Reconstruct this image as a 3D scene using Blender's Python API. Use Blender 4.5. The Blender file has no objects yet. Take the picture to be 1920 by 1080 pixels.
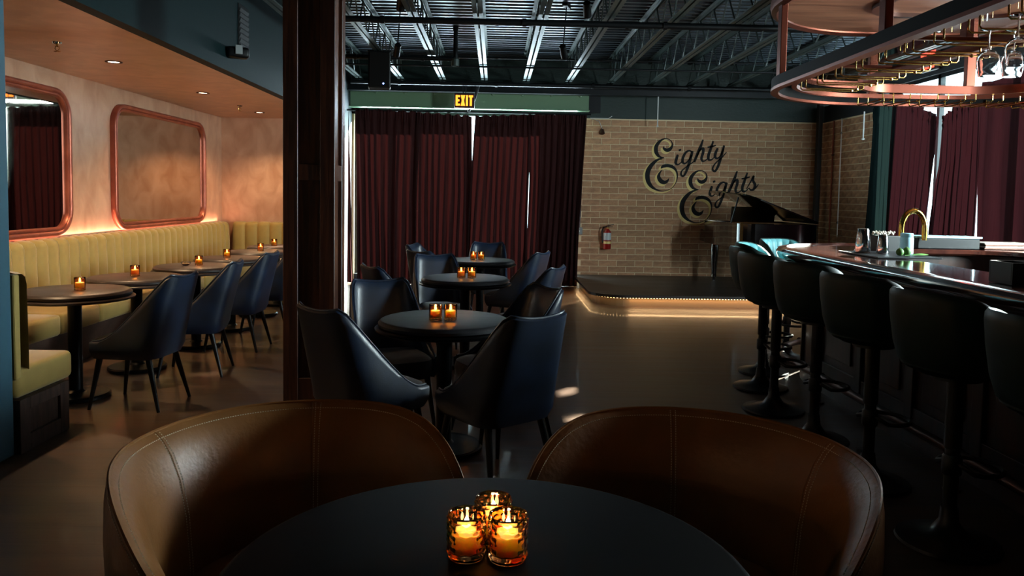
import bpy, bmesh, math, random
from mathutils import Matrix, Vector
random.seed(8)
S = bpy.context.scene
COL = S.collection
PI = math.pi
R = math.radians

# ------------------------------------------------------------------ camera
cam_d = bpy.data.cameras.new('camera')
cam = bpy.data.objects.new('camera', cam_d)
COL.objects.link(cam)
cam_d.sensor_width = 36.0
cam_d.lens = 27.0
cam_d.shift_y = -0.04375
cam_d.clip_start = 0.05
cam.matrix_world = (Matrix.Translation((0, 0, 1.47)) @ Matrix.Rotation(R(-1.254), 4, 'Z')
                    @ Matrix.Rotation(R(90 - 3.595), 4, 'X') @ Matrix.Rotation(R(1.0), 4, 'Z'))
S.camera = cam

# ------------------------------------------------------------------ world, exposure
w = bpy.data.worlds.new('world')
S.world = w
w.use_nodes = True
bg = w.node_tree.nodes['Background']
bg.inputs[0].default_value = (0.72, 0.90, 1.0, 1)
bg.inputs[1].default_value = 6.0
S.view_settings.view_transform = 'Standard'
S.view_settings.look = 'None'
S.view_settings.exposure = 0.0
S.view_settings.gamma = 1.0
S.view_settings.use_curve_mapping = False


def area(name, loc, direction, sx, sy, power, color, spread=180):
    l = bpy.data.lights.new(name, 'AREA')
    l.shape = 'RECTANGLE'
    l.size, l.size_y = sx, sy
    l.energy = power
    l.color = color
    l.spread = R(spread)
    o = bpy.data.objects.new(name, l)
    COL.objects.link(o)
    o.location = loc
    o.rotation_euler = Vector(direction).to_track_quat('-Z', 'Y').to_euler()
    return o


DAY = (0.70, 0.89, 1.0)
# sun through the gap above the side-wall curtains
sun_d = bpy.data.lights.new('sun', 'SUN')
sun_d.energy = 260.0
sun_d.angle = R(0.6)
sun_d.color = (1.0, 0.96, 0.88)
sun = bpy.data.objects.new('sun', sun_d)
COL.objects.link(sun)
sun.location = (12, 15, 9)
sun.rotation_euler = Vector((-2.2, -2.3, -1.32)).to_track_quat('-Z', 'Y').to_euler()
# daylight standing in the window openings (outside the panes, except the lamp over the curtain)
area('daylight_back_window', (-0.55, 13.35, 1.7), (0, -1, 0.15), 4.2, 3.0, 520, DAY)
area('daylight_side_window', (6.0, 8.4, 1.9), (-1, 0, 0.05), 5.6, 2.6, 480, DAY)
area('daylight_open_window', (5.60, 4.95, 2.05), (-1, 0.30, -0.10), 0.9, 1.5, 720, (0.84, 0.95, 1.0))
area('over_curtain_fill', (-0.45, 12.56, 2.825), (0, -0.75, 0.66), 3.5, 0.07, 110, DAY)  # lamp added in the curtain-top gap, boosting the daylight spill onto the roof deck

# ------------------------------------------------------------------ materials


def lin(h):
    h = h.lstrip('#')
    o = []
    for i in (0, 2, 4):
        c = int(h[i:i + 2], 16) / 255
        o.append(c / 12.92 if c <= 0.04045 else ((c + 0.055) / 1.055) ** 2.4)
    return (*o, 1)


def C(c):
    if isinstance(c, str):
        return lin(c)
    return (*c, 1) if len(c) == 3 else c


MATS = {}


def mat(name, color, rough=0.5, metal=0.0, color2=None, scale=(4, 4, 4), detail=4.0, bump=0.0, bscale=None,
        emit=None, estr=0.0, coat=0.0, sheen=0.0, rvar=0.0, ramp=(0.35, 0.65), objrand=0.0, spec=0.5, dist=0.0, coords='Object'):
    m = bpy.data.materials.new(name)
    m.use_nodes = True
    nt = m.node_tree
    b = nt.nodes['Principled BSDF']
    b.inputs['Base Color'].default_value = C(color)
    b.inputs['Roughness'].default_value = rough
    b.inputs['Metallic'].default_value = metal
    b.inputs['Specular IOR Level'].default_value = spec
    if coat:
        b.inputs['Coat Weight'].default_value = coat
        b.inputs['Coat Roughness'].default_value = 0.08
    if sheen:
        b.inputs['Sheen Weight'].default_value = sheen
        b.inputs['Sheen Roughness'].default_value = 0.4
    if emit:
        b.inputs['Emission Color'].default_value = C(emit)
        b.inputs['Emission Strength'].default_value = estr
    if color2 or bump or rvar:
        tc = nt.nodes.new('ShaderNodeTexCoord')
        mp = nt.nodes.new('ShaderNodeMapping')
        mp.inputs['Scale'].default_value = scale
        nt.links.new(tc.outputs[coords], mp.inputs[0])
        nz = nt.nodes.new('ShaderNodeTexNoise')
        nz.inputs['Scale'].default_value = 1.0
        nz.inputs['Detail'].default_value = detail
        nz.inputs['Distortion'].default_value = dist
        nt.links.new(mp.outputs[0], nz.inputs[0])
        if color2:
            rp = nt.nodes.new('ShaderNodeValToRGB')
            rp.color_ramp.elements[0].position = ramp[0]
            rp.color_ramp.elements[1].position = ramp[1]
            rp.color_ramp.elements[0].color = C(color)
            rp.color_ramp.elements[1].color = C(color2)
            nt.links.new(nz.outputs[0], rp.inputs[0])
            out = rp.outputs[0]
            if objrand:
                oi = nt.nodes.new('ShaderNodeObjectInfo')
                hs = nt.nodes.new('ShaderNodeHueSaturation')
                mr = nt.nodes.new('ShaderNodeMapRange')
                mr.inputs[3].default_value = 1 - objrand
                mr.inputs[4].default_value = 1 + objrand * 0.6
                nt.links.new(oi.outputs['Random'], mr.inputs[0])
                nt.links.new(mr.outputs[0], hs.inputs['Value'])
                nt.links.new(out, hs.inputs['Color'])
                out = hs.outputs[0]
            nt.links.new(out, b.inputs['Base Color'])
        if rvar:
            mr = nt.nodes.new('ShaderNodeMapRange')
            mr.inputs[3].default_value = max(0.02, rough - rvar)
            mr.inputs[4].default_value = rough + rvar
            nt.links.new(nz.outputs[0], mr.inputs[0])
            nt.links.new(mr.outputs[0], b.inputs['Roughness'])
        if bump:
            src = nz
            if bscale:
                mp2 = nt.nodes.new('ShaderNodeMapping')
                mp2.inputs['Scale'].default_value = bscale
                nt.links.new(tc.outputs[coords], mp2.inputs[0])
                src = nt.nodes.new('ShaderNodeTexNoise')
                src.inputs['Scale'].default_value = 1.0
                src.inputs['Detail'].default_value = 5
                nt.links.new(mp2.outputs[0], src.inputs[0])
            bp = nt.nodes.new('ShaderNodeBump')
            bp.inputs['Strength'].default_value = bump
            bp.inputs['Distance'].default_value = 0.02
            nt.links.new(src.outputs[0], bp.inputs['Height'])
            nt.links.new(bp.outputs[0], b.inputs['Normal'])
    MATS[name] = m
    return m


def glassy(name, tint, gloss_rough=0.03, ior=1.45, edge=1.0, rim=None):
    """thin clear or tinted glass that lets light through: tinted transparency plus a fresnel gloss"""
    m = bpy.data.materials.new(name)
    m.use_nodes = True
    nt = m.node_tree
    nt.nodes.clear()
    out = nt.nodes.new('ShaderNodeOutputMaterial')
    mix = nt.nodes.new('ShaderNodeMixShader')
    tr = nt.nodes.new('ShaderNodeBsdfTransparent')
    gl = nt.nodes.new('ShaderNodeBsdfGlossy')
    fr = nt.nodes.new('ShaderNodeFresnel')
    fr.inputs[0].default_value = ior
    tr.inputs[0].default_value = C(tint)
    if rim:
        lw = nt.nodes.new('ShaderNodeLayerWeight')
        lw.inputs[0].default_value = 0.45
        mc = nt.nodes.new('ShaderNodeMix')
        mc.data_type = 'RGBA'
        mc.inputs['A'].default_value = C(tint)
        mc.inputs['B'].default_value = C(rim)
        nt.links.new(lw.outputs['Facing'], mc.inputs['Factor'])
        nt.links.new(mc.outputs['Result'], tr.inputs[0])
    gl.inputs['Roughness'].default_value = gloss_rough
    gl.inputs['Color'].default_value = (edge, edge, edge, 1)
    ge = nt.nodes.new('ShaderNodeNewGeometry')
    inv = nt.nodes.new('ShaderNodeMath')
    inv.operation = 'SUBTRACT'
    inv.inputs[0].default_value = 1.0
    nt.links.new(ge.outputs['Backfacing'], inv.inputs[1])
    mu = nt.nodes.new('ShaderNodeMath')
    mu.operation = 'MULTIPLY'
    nt.links.new(fr.outputs[0], mu.inputs[0])
    nt.links.new(inv.outputs[0], mu.inputs[1])
    nt.links.new(mu.outputs[0], mix.inputs[0])
    nt.links.new(tr.outputs[0], mix.inputs[1])
    nt.links.new(gl.outputs[0], mix.inputs[2])
    nt.links.new(mix.outputs[0], out.inputs[0])
    MATS[name] = m
    return m


def cloth(name, col, trans, weight=0.35):
    m = bpy.data.materials.new(name)
    m.use_nodes = True
    nt = m.node_tree
    nt.nodes.clear()
    out = nt.nodes.new('ShaderNodeOutputMaterial')
    mix = nt.nodes.new('ShaderNodeMixShader')
    df = nt.nodes.new('ShaderNodeBsdfDiffuse')
    tl = nt.nodes.new('ShaderNodeBsdfTranslucent')
    tc = nt.nodes.new('ShaderNodeTexCoord')
    mp = nt.nodes.new('ShaderNodeMapping')
    mp.inputs['Scale'].default_value = (60, 60, 3)
    nz = nt.nodes.new('ShaderNodeTexNoise')
    nz.inputs['Scale'].default_value = 1
    nt.links.new(tc.outputs['Object'], mp.inputs[0])
    nt.links.new(mp.outputs[0], nz.inputs[0])
    mx = nt.nodes.new('ShaderNodeMix')
    mx.data_type = 'RGBA'
    mx.inputs['A'].default_value = C([c * 0.6 for c in col])
    mx.inputs['B'].default_value = C([c * 1.3 for c in col])
    nt.links.new(nz.outputs[0], mx.inputs['Factor'])
    nt.links.new(mx.outputs['Result'], df.inputs[0])
    tl.inputs[0].default_value = C(trans)
    mix.inputs[0].default_value = weight
    nt.links.new(df.outputs[0], mix.inputs[1])
    nt.links.new(tl.outputs[0], mix.inputs[2])
    nt.links.new(mix.outputs[0], out.inputs[0])
    MATS[name] = m
    return m


mat('floor', '#3a281f', 0.36, color2='#57402f', scale=(0.9, 9, 1), detail=7, bump=0.12, rvar=0.12, dist=0.6, coat=0.15)
mat('copper_plaster', '#b2866a', 0.42, 0.25, color2='#cda488', scale=(5, 5, 3.2), detail=9, dist=0.7, rvar=0.1, bump=0.05, ramp=(0.30, 0.70))
mat('teal_paint', '#0c1d1f', 0.65, spec=0.1, bump=0.03, scale=(30, 30, 30))
mat('blue_paint', '#2f5363', 0.5, bump=0.03, scale=(30, 30, 30))
mat('green_paint', '#162b26', 0.55, bump=0.2, scale=(20, 20, 40))
mat('black_paint', '#0c0f11', 0.55, bump=0.03, scale=(30, 30, 30))
mat('dark_wall', '#182126', 0.6, bump=0.03, scale=(20, 20, 20))
mat('steel_green', '#6f8d70', 0.35, bump=0.02, scale=(8, 8, 8))
mat('joist_steel', '#444f4d', 0.38, 0.35, bump=0.03, scale=(14, 14, 14))
mat('dark_steel', '#14171a', 0.42, 0.5)
mat('deck_metal', '#4a545e', 0.34, 0.55, color2='#363e46', scale=(2, 0.6, 2), bump=0.02)
mat('brick', '#a97f60', 0.8, color2='#c99b74', scale=(9, 9, 18), detail=6, bump=0.35, bscale=(40, 40, 60), objrand=0.16)
mat('mortar', '#e6d4ae', 0.9, bump=0.3, scale=(60, 60, 60))
mat('bench_velvet', '#92793d', 0.75, color2='#9c8343', scale=(6, 6, 6), sheen=0.3)
mat('bench_wood', '#2d201b', 0.5, color2='#4a372e', scale=(6, 30, 8), detail=6, bump=0.08)
mat('pillar_wood', '#2a120a', 0.42, color2='#4f2a17', scale=(26, 26, 1.6), detail=7, dist=1.2, bump=0.08)
mat('navy_leather', '#0b1829', 0.42, spec=0.7, color2='#10213a', scale=(7, 7, 7), bump=0.04, bscale=(180, 180, 180))
mat('seat_cloth', '#1a1517', 0.7, color2='#231c1d', scale=(40, 40, 40), sheen=0.2)
mat('black_wood', '#07080a', 0.35)
mat('table_black', '#0a0b0e', 0.58, color2='#101114', scale=(12, 12, 12), rvar=0.04, spec=0.05)
mat('table_grey', '#1d1d21', 0.45, color2='#232327', scale=(12, 12, 12), rvar=0.05, spec=0.4)
mat('table_brown', '#2b211e', 0.4, color2='#352925', scale=(10, 30, 10), rvar=0.05)
mat('table_metal', '#0b0c0e', 0.3, 0.6)
mat('tan_leather', '#86572b', 0.43, color2='#956334', scale=(5, 5, 5), detail=6, bump=0.1, bscale=(60, 60, 60))
mat('stitch', '#dccdb2', 0.7)
mat('teal_leather', '#152827', 0.47, spec=0.35, color2='#192e2c', scale=(8, 8, 8), bump=0.03, bscale=(150, 150, 150))
mat('teal_ribbed', '#5a9aa2', 0.45, color2='#62a5ac', scale=(8, 8, 8))
mat('bar_wood', '#1c0d09', 0.4, color2='#33190f', scale=(20, 20, 2), detail=6, bump=0.05)
mat('bar_top', '#2a1512', 0.12, color2='#45241c', scale=(4, 1.2, 4), detail=8, coat=1.0, dist=1.5)
mat('canopy_wood', '#5c3626', 0.45, color2='#7c4f39', scale=(1.2, 9, 4), detail=7, dist=0.8, bump=0.04)
mat('copper_metal', '#6f3a2c', 0.36, 0.85)
mat('rail_dark', '#060505', 0.65, spec=0.1)
mat('bronze', '#4a3028', 0.35, 0.7)
mat('copper_frame', '#a85a44', 0.38, 0.55, color2='#8a4534', scale=(6, 6, 6))
mat('brass', '#c9a25a', 0.22, 1.0)
mat('gold', '#d8b45a', 0.12, 1.0)
mat('chrome', '#c9cdd0', 0.1, 1.0)
mat('mirror', '#cbbdae', 0.02, 1.0)
mat('white_plastic', '#d8dadb', 0.4)
mat('grey_plastic', '#8a8f90', 0.45)
mat('black_plastic', '#08090b', 0.45, spec=0.25)
mat('gloss_black', '#060607', 0.06, coat=1.0)
mat('red_paint', '#8f1512', 0.3)
mat('ext_label', '#b9c0c2', 0.5)
mat('sign_black', '#07080b', 0.65, spec=0.25)
mat('sign_gold', '#e8cf83', 0.55)
mat('stage_black', '#1c1613', 0.4, color2='#2a211c', scale=(1, 12, 1), detail=6, rvar=0.1)
mat('stage_riser', '#7a6244', 0.5)
mat('led', '#ffd9a0', 0.5, emit=(1.0, 0.62, 0.28), estr=14)
mat('lamp_lens', '#fff3e0', 0.5, emit=(1.0, 0.80, 0.55), estr=9)
mat('flame', '#ffd080', 0.5, emit=(1.0, 0.62, 0.2), estr=60)
mat('wax', '#fff2d8', 0.6)
mat('exit_red', '#ff3010', 0.5, emit=(1.0, 0.26, 0.02), estr=3.2)
mat('exit_red_deep', '#ff2010', 0.5, emit=(1.0, 0.06, 0.03), estr=4)
mat('exit_body', '#260807', 0.5)
mat('exit_lamp', '#ffffff', 0.5, emit=(1.0, 0.9, 0.75), estr=5)
mat('blue_led', '#3060ff', 0.5, emit=(0.2, 0.35, 1.0), estr=20)
mat('jar_blue', '#a9d6e6', 0.35)
mat('jar_cap', '#8fc3d4', 0.4)
mat('leaf_green', '#3d6b2c', 0.6, color2='#5a8a3a', scale=(30, 30, 30))
mat('lime_flesh', '#a8bf6a', 0.5)
mat('mat_rubber', '#10161d', 0.5)
mat('card', '#c9c2b4', 0.6)
mat('grille', '#0c0a0a', 0.6, spec=0.12)
mat('pearl', '#d9d2c4', 0.3)
mat('glass_frame', '#1a1d1e', 0.4, 0.4)
for nm_, col_ in (('votive_glass', (1.0, 0.47, 0.17)), ('clear_glass', (0.98, 0.99, 1.0))):
    gb_ = mat(nm_, col_, 0.02).node_tree.nodes['Principled BSDF']
    gb_.inputs['Transmission Weight'].default_value = 1.0
    gb_.inputs['IOR'].default_value = 1.46
glassy('smoked_glass', (0.86, 0.86, 0.85), 0.02, 1.25)
glassy('window_glass', (0.95, 1.0, 0.98), 0.02, 1.45)
cloth('curtain_red', (0.030, 0.013, 0.013), (0.0036, 0.0007, 0.0007), 0.15)
cloth('curtain_side', (0.045, 0.026, 0.030), (0.0042, 0.0010, 0.0014), 0.15)
cloth('curtain_teal', (0.012, 0.022, 0.024), (0.002, 0.004, 0.004), 0.15)
M = MATS
wb = MATS['wax'].node_tree.nodes['Principled BSDF']
wb.inputs['Subsurface Weight'].default_value = 1.0
wb.inputs['Subsurface Radius'].default_value = (1.0, 0.6, 0.22)
wb.inputs['Subsurface Scale'].default_value = 0.03

# ------------------------------------------------------------------ mesh helpers


class MB:
    def __init__(s):
        s.bm = bmesh.new()

    def box(s, c, d, bevel=0.0, rot=None, seg=2):
        g = bmesh.ops.create_cube(s.bm, size=1.0)
        vs = g['verts']
        bmesh.ops.scale(s.bm, vec=d, verts=vs)
        if bevel:
            es = list({e for v in vs for e in v.link_edges})
            r = bmesh.ops.bevel(s.bm, geom=es, offset=bevel, segments=seg, profile=0.5, affect='EDGES')
            vs = list({v for f in r['faces'] for v in f.verts} | {v for v in vs if v.is_valid})
            # collect the whole island
            seen = set(vs)
            st = list(vs)
            while st:
                v = st.pop()
                for e in v.link_edges:
                    o = e.other_vert(v)
                    if o not in seen:
                        seen.add(o)
                        st.append(o)
            vs = list(seen)
        if rot is not None:
            bmesh.ops.rotate(s.bm, cent=(0, 0, 0), matrix=rot, verts=vs)
        bmesh.ops.translate(s.bm, vec=c, verts=vs)
        return s

    def cyl(s, a, b, r0, r1=None, n=12, cap=True):
        r1 = r0 if r1 is None else r1
        a, b = Vector(a), Vector(b)
        d = (b - a).normalized()
        u = d.orthogonal().normalized()
        v = d.cross(u)
        ra, rb = [], []
        for i in range(n):
            t = 2 * PI * i / n
            k = u * math.cos(t) + v * math.sin(t)
            ra.append(s.bm.verts.new(a + k * r0))
            rb.append(s.bm.verts.new(b + k * r1))
        for i in range(n):
            j = (i + 1) % n
            s.bm.faces.new((ra[i], ra[j], rb[j], rb[i]))
        if cap:
            s.bm.faces.new(ra[::-1])
            s.bm.faces.new(rb)
        return s

    def lathe(s, prof, n=24, c=(0, 0, 0), fn=None):
        """prof: list of (r, z); r=0 closes to a pole"""
        rings = []
        for (r, z) in prof:
            if r <= 1e-6:
                rings.append([s.bm.verts.new((c[0], c[1], c[2] + z))])
            else:
                ring = []
                for i in range(n):
                    t = 2 * PI * i / n
                    rr = r + (fn(t, z) if fn else 0)
                    ring.append(s.bm.verts.new((c[0] + rr * math.cos(t), c[1] + rr * math.sin(t), c[2] + z)))
                rings.append(ring)
        for a, b in zip(rings, rings[1:]):
            for i in range(n):
                j = (i + 1) % n
                if len(a) == 1 and len(b) == 1:
                    continue
                if len(a) == 1:
                    s.bm.faces.new((a[0], b[j], b[i]))
                elif len(b) == 1:
                    s.bm.faces.new((a[i], a[j], b[0]))
                else:
                    s.bm.faces.new((a[i], a[j], b[j], b[i]))
        return s

    def tube(s, pts, r, n=8, closed=False, cap=True):
        pts = [Vector(p) for p in pts]
        m = len(pts)
        rings = []
        prev = None
        for i in range(m):
            if closed:
                d = (pts[(i + 1) % m] - pts[i - 1]).normalized()
            else:
                d = (pts[min(i + 1, m - 1)] - pts[max(i - 1, 0)]).normalized()
            u = d.orthogonal().normalized() if prev is None else (prev - d * prev.dot(d)).normalized()
            prev = u
            v = d.cross(u)
            rr = r[i] if isinstance(r, (list, tuple)) else r
            rings.append([s.bm.verts.new(pts[i] + (u * math.cos(2 * PI * k / n) + v * math.sin(2 * PI * k / n)) * rr) for k in range(n)])
        for i in range(m if closed else m - 1):
            a, b = rings[i], rings[(i + 1) % m]
            for k in range(n):
                j = (k + 1) % n
                s.bm.faces.new((a[k], a[j], b[j], b[k]))
        if cap and not closed:
            s.bm.faces.new(rings[0][::-1])
            s.bm.faces.new(rings[-1])
        return s

    def prism(s, poly, z0, z1):
        a = [s.bm.verts.new((x, y, z0)) for x, y in poly]
        b = [s.bm.verts.new((x, y, z1)) for x, y in poly]
        n = len(poly)
        for i in range(n):
            j = (i + 1) % n
            s.bm.faces.new((a[i], a[j], b[j], b[i]))
        s.bm.faces.new(a[::-1])
        s.bm.faces.new(b)
        return s

    def grid(s, rows, closed_u=False, closed_v=False):
        """rows: list of lists of points"""
        V = [[s.bm.verts.new(p) for p in r] for r in rows]
        nu, nv = len(V), len(V[0])
        for i in range(nu if closed_u else nu - 1):
            for j in range(nv if closed_v else nv - 1):
                a, b = V[i], V[(i + 1) % nu]
                s.bm.faces.new((a[j], a[(j + 1) % nv], b[(j + 1) % nv], b[j]))
        return V

    def build(s, name, m, parent=None, smooth=False, angle=40, recalc=True):
        if recalc:
            bmesh.ops.recalc_face_normals(s.bm, faces=s.bm.faces)
        me = bpy.data.meshes.new(name)
        s.bm.to_mesh(me)
        s.bm.free()
        me.materials.append(M[m] if isinstance(m, str) else m)
        if smooth:
            for p in me.polygons:
                p.use_smooth = True
            try:
                me.set_sharp_from_angle(angle=R(angle))
            except Exception:
                pass
        o = bpy.data.objects.new(name, me)
        COL.objects.link(o)
        if parent:
            o.parent = parent
        return o


def empty(name, loc=(0, 0, 0), rz=0.0):
    o = bpy.data.objects.new(name, None)
    o.empty_display_size = 0.1
    COL.objects.link(o)
    o.location = loc
    o.rotation_euler = (0, 0, rz)
    return o


def tag(o, label, cat, group=None):
    o['label'] = label
    o['category'] = cat
    if group:
        o['group'] = group
    return o


def struct(o, label=None):
    o['kind'] = 'structure'
    if label:
        o['label'] = label
    return o


def thing(name, label, cat, loc=(0, 0, 0), rz=0.0, group=None):
    return tag(empty(name, loc, rz), label, cat, group)


def copy_tree(o, parent=None):
    c = o.copy()
    COL.objects.link(c)
    c.parent = parent
    for ch in list(o.children):
        copy_tree(ch, c)
    return c


def box(name, c, d, m, parent=None, bevel=0.0, rot=None):
    return MB().box(c, d, bevel, rot).build(name, m, parent)


def face_rz(dx, dy):
    return math.atan2(-dx, dy)


# ------------------------------------------------------------------ room shell
XL, XR, YB, YF, ZC = -4.1, 5.45, 12.8, -2.6, 3.66
struct(box('floor', ((XL + XR) / 2, (YB + YF) / 2, -0.05), (XR - XL + 0.6, YB - YF + 0.6, 0.1), 'floor'))

# corrugated roof deck: ribs run across the room
mb = MB()
prof = []
y = YF - 0.1
while y < YB + 0.2:
    prof += [(y, 3.70), (y + 0.055, 3.70), (y + 0.075, 3.662), (y + 0.13, 3.662)]
    y += 0.15
mb.grid([[(XL - 0.1, a, z) for a, z in prof], [(XR + 0.1, a, z) for a, z in prof]])
mb.grid([[(XL - 0.1, a, z + 0.08) for a, z in (prof[0], prof[-1])], [(XR + 0.1, a, z + 0.08) for a, z in (prof[0], prof[-1])]])
struct(mb.build('ceiling', 'deck_metal'), 'corrugated metal roof deck above the open joists')

# left wall (plaster in the alcove) and the wall end in front of it
struct(box('wall_left', (XL - 0.06, (YF + 11.6) / 2, 1.85), (0.12, 11.6 - YF, 3.7), 'copper_plaster'),
       'copper coloured polished plaster wall behind the banquette')
struct(box('wall_alcove', (-3.27, 11.66, 1.3), (1.72, 0.12, 2.6), 'copper_plaster'),
       'copper plaster end wall of the seating alcove')
struct(box('wall_alcove_side', (-2.44, 12.25, 1.85), (0.1, 1.2, 3.7), 'dark_wall'))
struct(MB().box((-3.36, 4.1, 1.85), (1.5, 0.16, 3.7), 0.01).build('wall_near', 'blue_paint'), 'blue painted wall end beside the banquette')
# soffit above the banquette: plaster underside, dark teal face
struct(box('ceiling_soffit', (-3.32, 7.9, 2.56), (1.56, 7.44, 0.03), 'copper_plaster'), 'copper plaster lowered ceiling over the banquette')
struct(box('trim_1', (-2.49, 7.9, 3.10), (0.1, 7.44, 1.112), 'teal_paint'), 'dark teal face of the lowered ceiling')
# wall behind the camera
struct(box('wall_front', ((XL + XR) / 2, YF - 0.06, 1.85), (XR - XL + 0.4, 0.12, 3.7), 'dark_wall'))

# back wall: mortar bed with window opening behind the curtains
WB0, WB1 = -2.35, 1.25
mb = MB()
mb.box(((WB1 + XR) / 2 + 0.1, YB + 0.1, 1.38), (XR - WB1 + 0.2, 0.202, 2.76))
wall_back = struct(mb.build('wall_back', 'mortar'), 'tan brick back wall behind the stage')
struct(box('wall_back_upper', ((XL + XR) / 2, YB + 0.1, 3.23), (XR - XL + 0.4, 0.2, 0.94), 'green_paint'),
       'dark green painted blockwork above the brick')
struct(box('wall_back_light_stop', ((WB0 + WB1) / 2, YB + 0.1, 0.06), (WB1 - WB0, 0.2, 0.12), 'dark_wall'))  # unseen strip added behind the curtains to stop light leaking under their hems
struct(box('wall_back_left', ((XL + WB0) / 2, YB + 0.1, 1.4), (WB0 - XL, 0.2, 2.9), 'mortar'))
# right wall
WY0, WY1 = 3.6, 11.05
mb = MB()
mb.box((XR + 0.11, (WY1 + YB) / 2 + 0.1, 1.38), (0.222, YB - WY1 + 0.2, 2.76))
wall_right = struct(mb.build('wall_right', 'mortar'), 'brick side wall beyond the bar')
mb = MB()
mb.box((XR + 0.06, (YF + YB) / 2, 3.38), (0.12, YB - YF + 0.4, 0.64))
mb.box((XR + 0.1, (WY1 + YB) / 2 + 0.1, 2.9), (0.2, YB - WY1 + 0.2, 0.26))
mb.box((XR + 0.1, (WY0 + WY1) / 2, 0.2), (0.2, WY1 - WY0, 0.4))
mb.box((XR + 0.1, (YF + WY0) / 2, 1.6), (0.2, WY0 - YF, 3.2))
struct(mb.build('wall_right_upper', 'dark_wall'), 'dark painted side wall around the windows')


def window(name, c, sx, sy, sz, axis, nm):
    """window frame with mullions and panes; axis 'x' = runs along X, 'y' = runs along Y"""
    e = struct(empty(name, c))
    f = MB()
    L = sx if axis == 'x' else sy

    def b(u, z, du, dz, t=0.06):
        if axis == 'x':
            f.box((u, 0, z), (du, t, dz))
        else:
            f.box((0, u, z), (t, du, dz))
    b(0, sz / 2 - 0.03, L, 0.06)
    b(0, -sz / 2 + 0.03, L, 0.06)
    for k in range(nm + 1):
        b(-L / 2 + 0.03 + (L - 0.06) * k / nm, 0, 0.06, sz)
    f.build('window_frame', 'glass_frame', e)
    for k in range(nm):
        u = -L / 2 + L * (k + 0.5) / nm
        if axis == 'x':
            box('pane', (u, 0, 0), (L / nm - 0.06, 0.008, sz - 0.1), 'window_glass', e)
        else:
            box('pane', (0, u, 0), (0.008, L / nm - 0.06, sz - 0.1), 'window_glass', e)
    return e


window('window_1', ((WB0 + WB1) / 2, YB + 0.1, 1.43), WB1 - WB0, 0, 2.86, 'x', 3)
window('window_2', (XR + 0.07, (WY0 + WY1) / 2, 1.735), 0, WY1 - WY0, 2.67, 'y', 5)

# bricks
bw, bh = 0.305, 0.1016
bme = MB().box((0, 0, 0), (bw - 0.011, 0.034, bh - 0.011), 0.003, seg=1).build('brick', 'brick').data
bmr = MB().box((0, 0, 0), (0.034, bw - 0.011, bh - 0.011), 0.003, seg=1).build('brick', 'brick').data
for o in list(COL.objects):
    if o.name.startswith('brick'):
        bpy.data.objects.remove(o)


def brick_obj(me, loc, parent, sc=(1, 1, 1)):
    o = bpy.data.objects.new('brick', me)
    COL.objects.link(o)
    o.location = loc
    o.scale = sc
    o.parent = parent
    return o


far_bricks = MB()
nb = 0
row = 0
z = 0.05
while z < 2.74:
    x = 1.28 + (bw / 2 if row % 2 else 0)
    while x < XR + 0.05:
        x1 = min(x + bw, XR)
        L = x1 - x
        if L > 0.04:
            hidden = (x > 3.05 and z < 0.50) or (z < 0.15) or (x > 3.45 and z < 1.02) or (x < 1.28 + 0.2)
            loc = (x + L / 2, YB + 0.012 - random.uniform(0, 0.004), z)
            if hidden:
                far_bricks.box(loc, (L - 0.011, 0.034, bh - 0.011))
            else:
                brick_obj(bme, loc, wall_back, (L / bw, 1, 1))
                nb += 1
        x += bw
    z += bh
    row += 1
fb = far_bricks.build('brickwork', 'brick', wall_back)
fb['kind'] = 'stuff'
print('bricks', nb)
row = 0
z = 0.05
while z < 2.74:
    y = WY1 + (0 if row % 2 else -bw / 2)
    while y < YB - 0.03:
        y0, y1 = max(y, WY1), min(y + bw, YB - 0.01)
        L = y1 - y0
        if L > 0.04 and z > 0.7:
            brick_obj(bmr, (XR + 0.012 - random.uniform(0, 0.004), (y0 + y1) / 2, z), wall_right, (1, L / bw, 1))
        y += bw
    z += bh
    row += 1

# ------------------------------------------------------------------ roof steel
girder = thing('steel_girder', 'dark horizontal steel girder carrying the joist ends at the back wall', 'girder', (0.6, 12.45, 3.17))
mb = MB()
mb.box((0, 0, 0.07), (9.4, 0.16, 0.016)).box((0, 0, -0.07), (9.4, 0.16, 0.016)).box((0, 0, 0), (9.4, 0.012, 0.13))
mb.build('girder_beam', 'dark_steel', girder)
lintel = thing('steel_lintel', 'pale green steel lintel beam above the red curtains', 'beam', (-0.55, 12.66, 2.86))
MB().box((0, 0, 0.15), (4.1, 0.02, 0.30), 0.004).build('web_plate', 'steel_green', lintel)
MB().box((0, -0.05, 0.305), (4.1, 0.14, 0.02), 0.004).build('flange', 'steel_green', lintel)
MB().box((0, -0.05, -0.005), (4.1, 0.14, 0.02), 0.004).build('flange', 'steel_green', lintel)
for k in range(9):
    MB().lathe([(0.0, 0.02), (0.02, 0.016), (0.026, 0)], 8).build('bolt', 'steel_green', lintel).matrix_local = \
        Matrix.Translation((-1.9 + k * 0.475, -0.012, 0.24)) @ Matrix.Rotation(R(90), 4, 'X')
MB().box((2.14, 0.0, 0.14), (0.2, 0.02, 0.34), 0.004).build('end_plate', 'dark_steel', lintel)

JX = [-2.19, -1.53, -0.87, -0.21, 0.45, 1.12, 1.79, 2.44, 3.08, 3.74, 4.40, 5.06]


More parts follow.
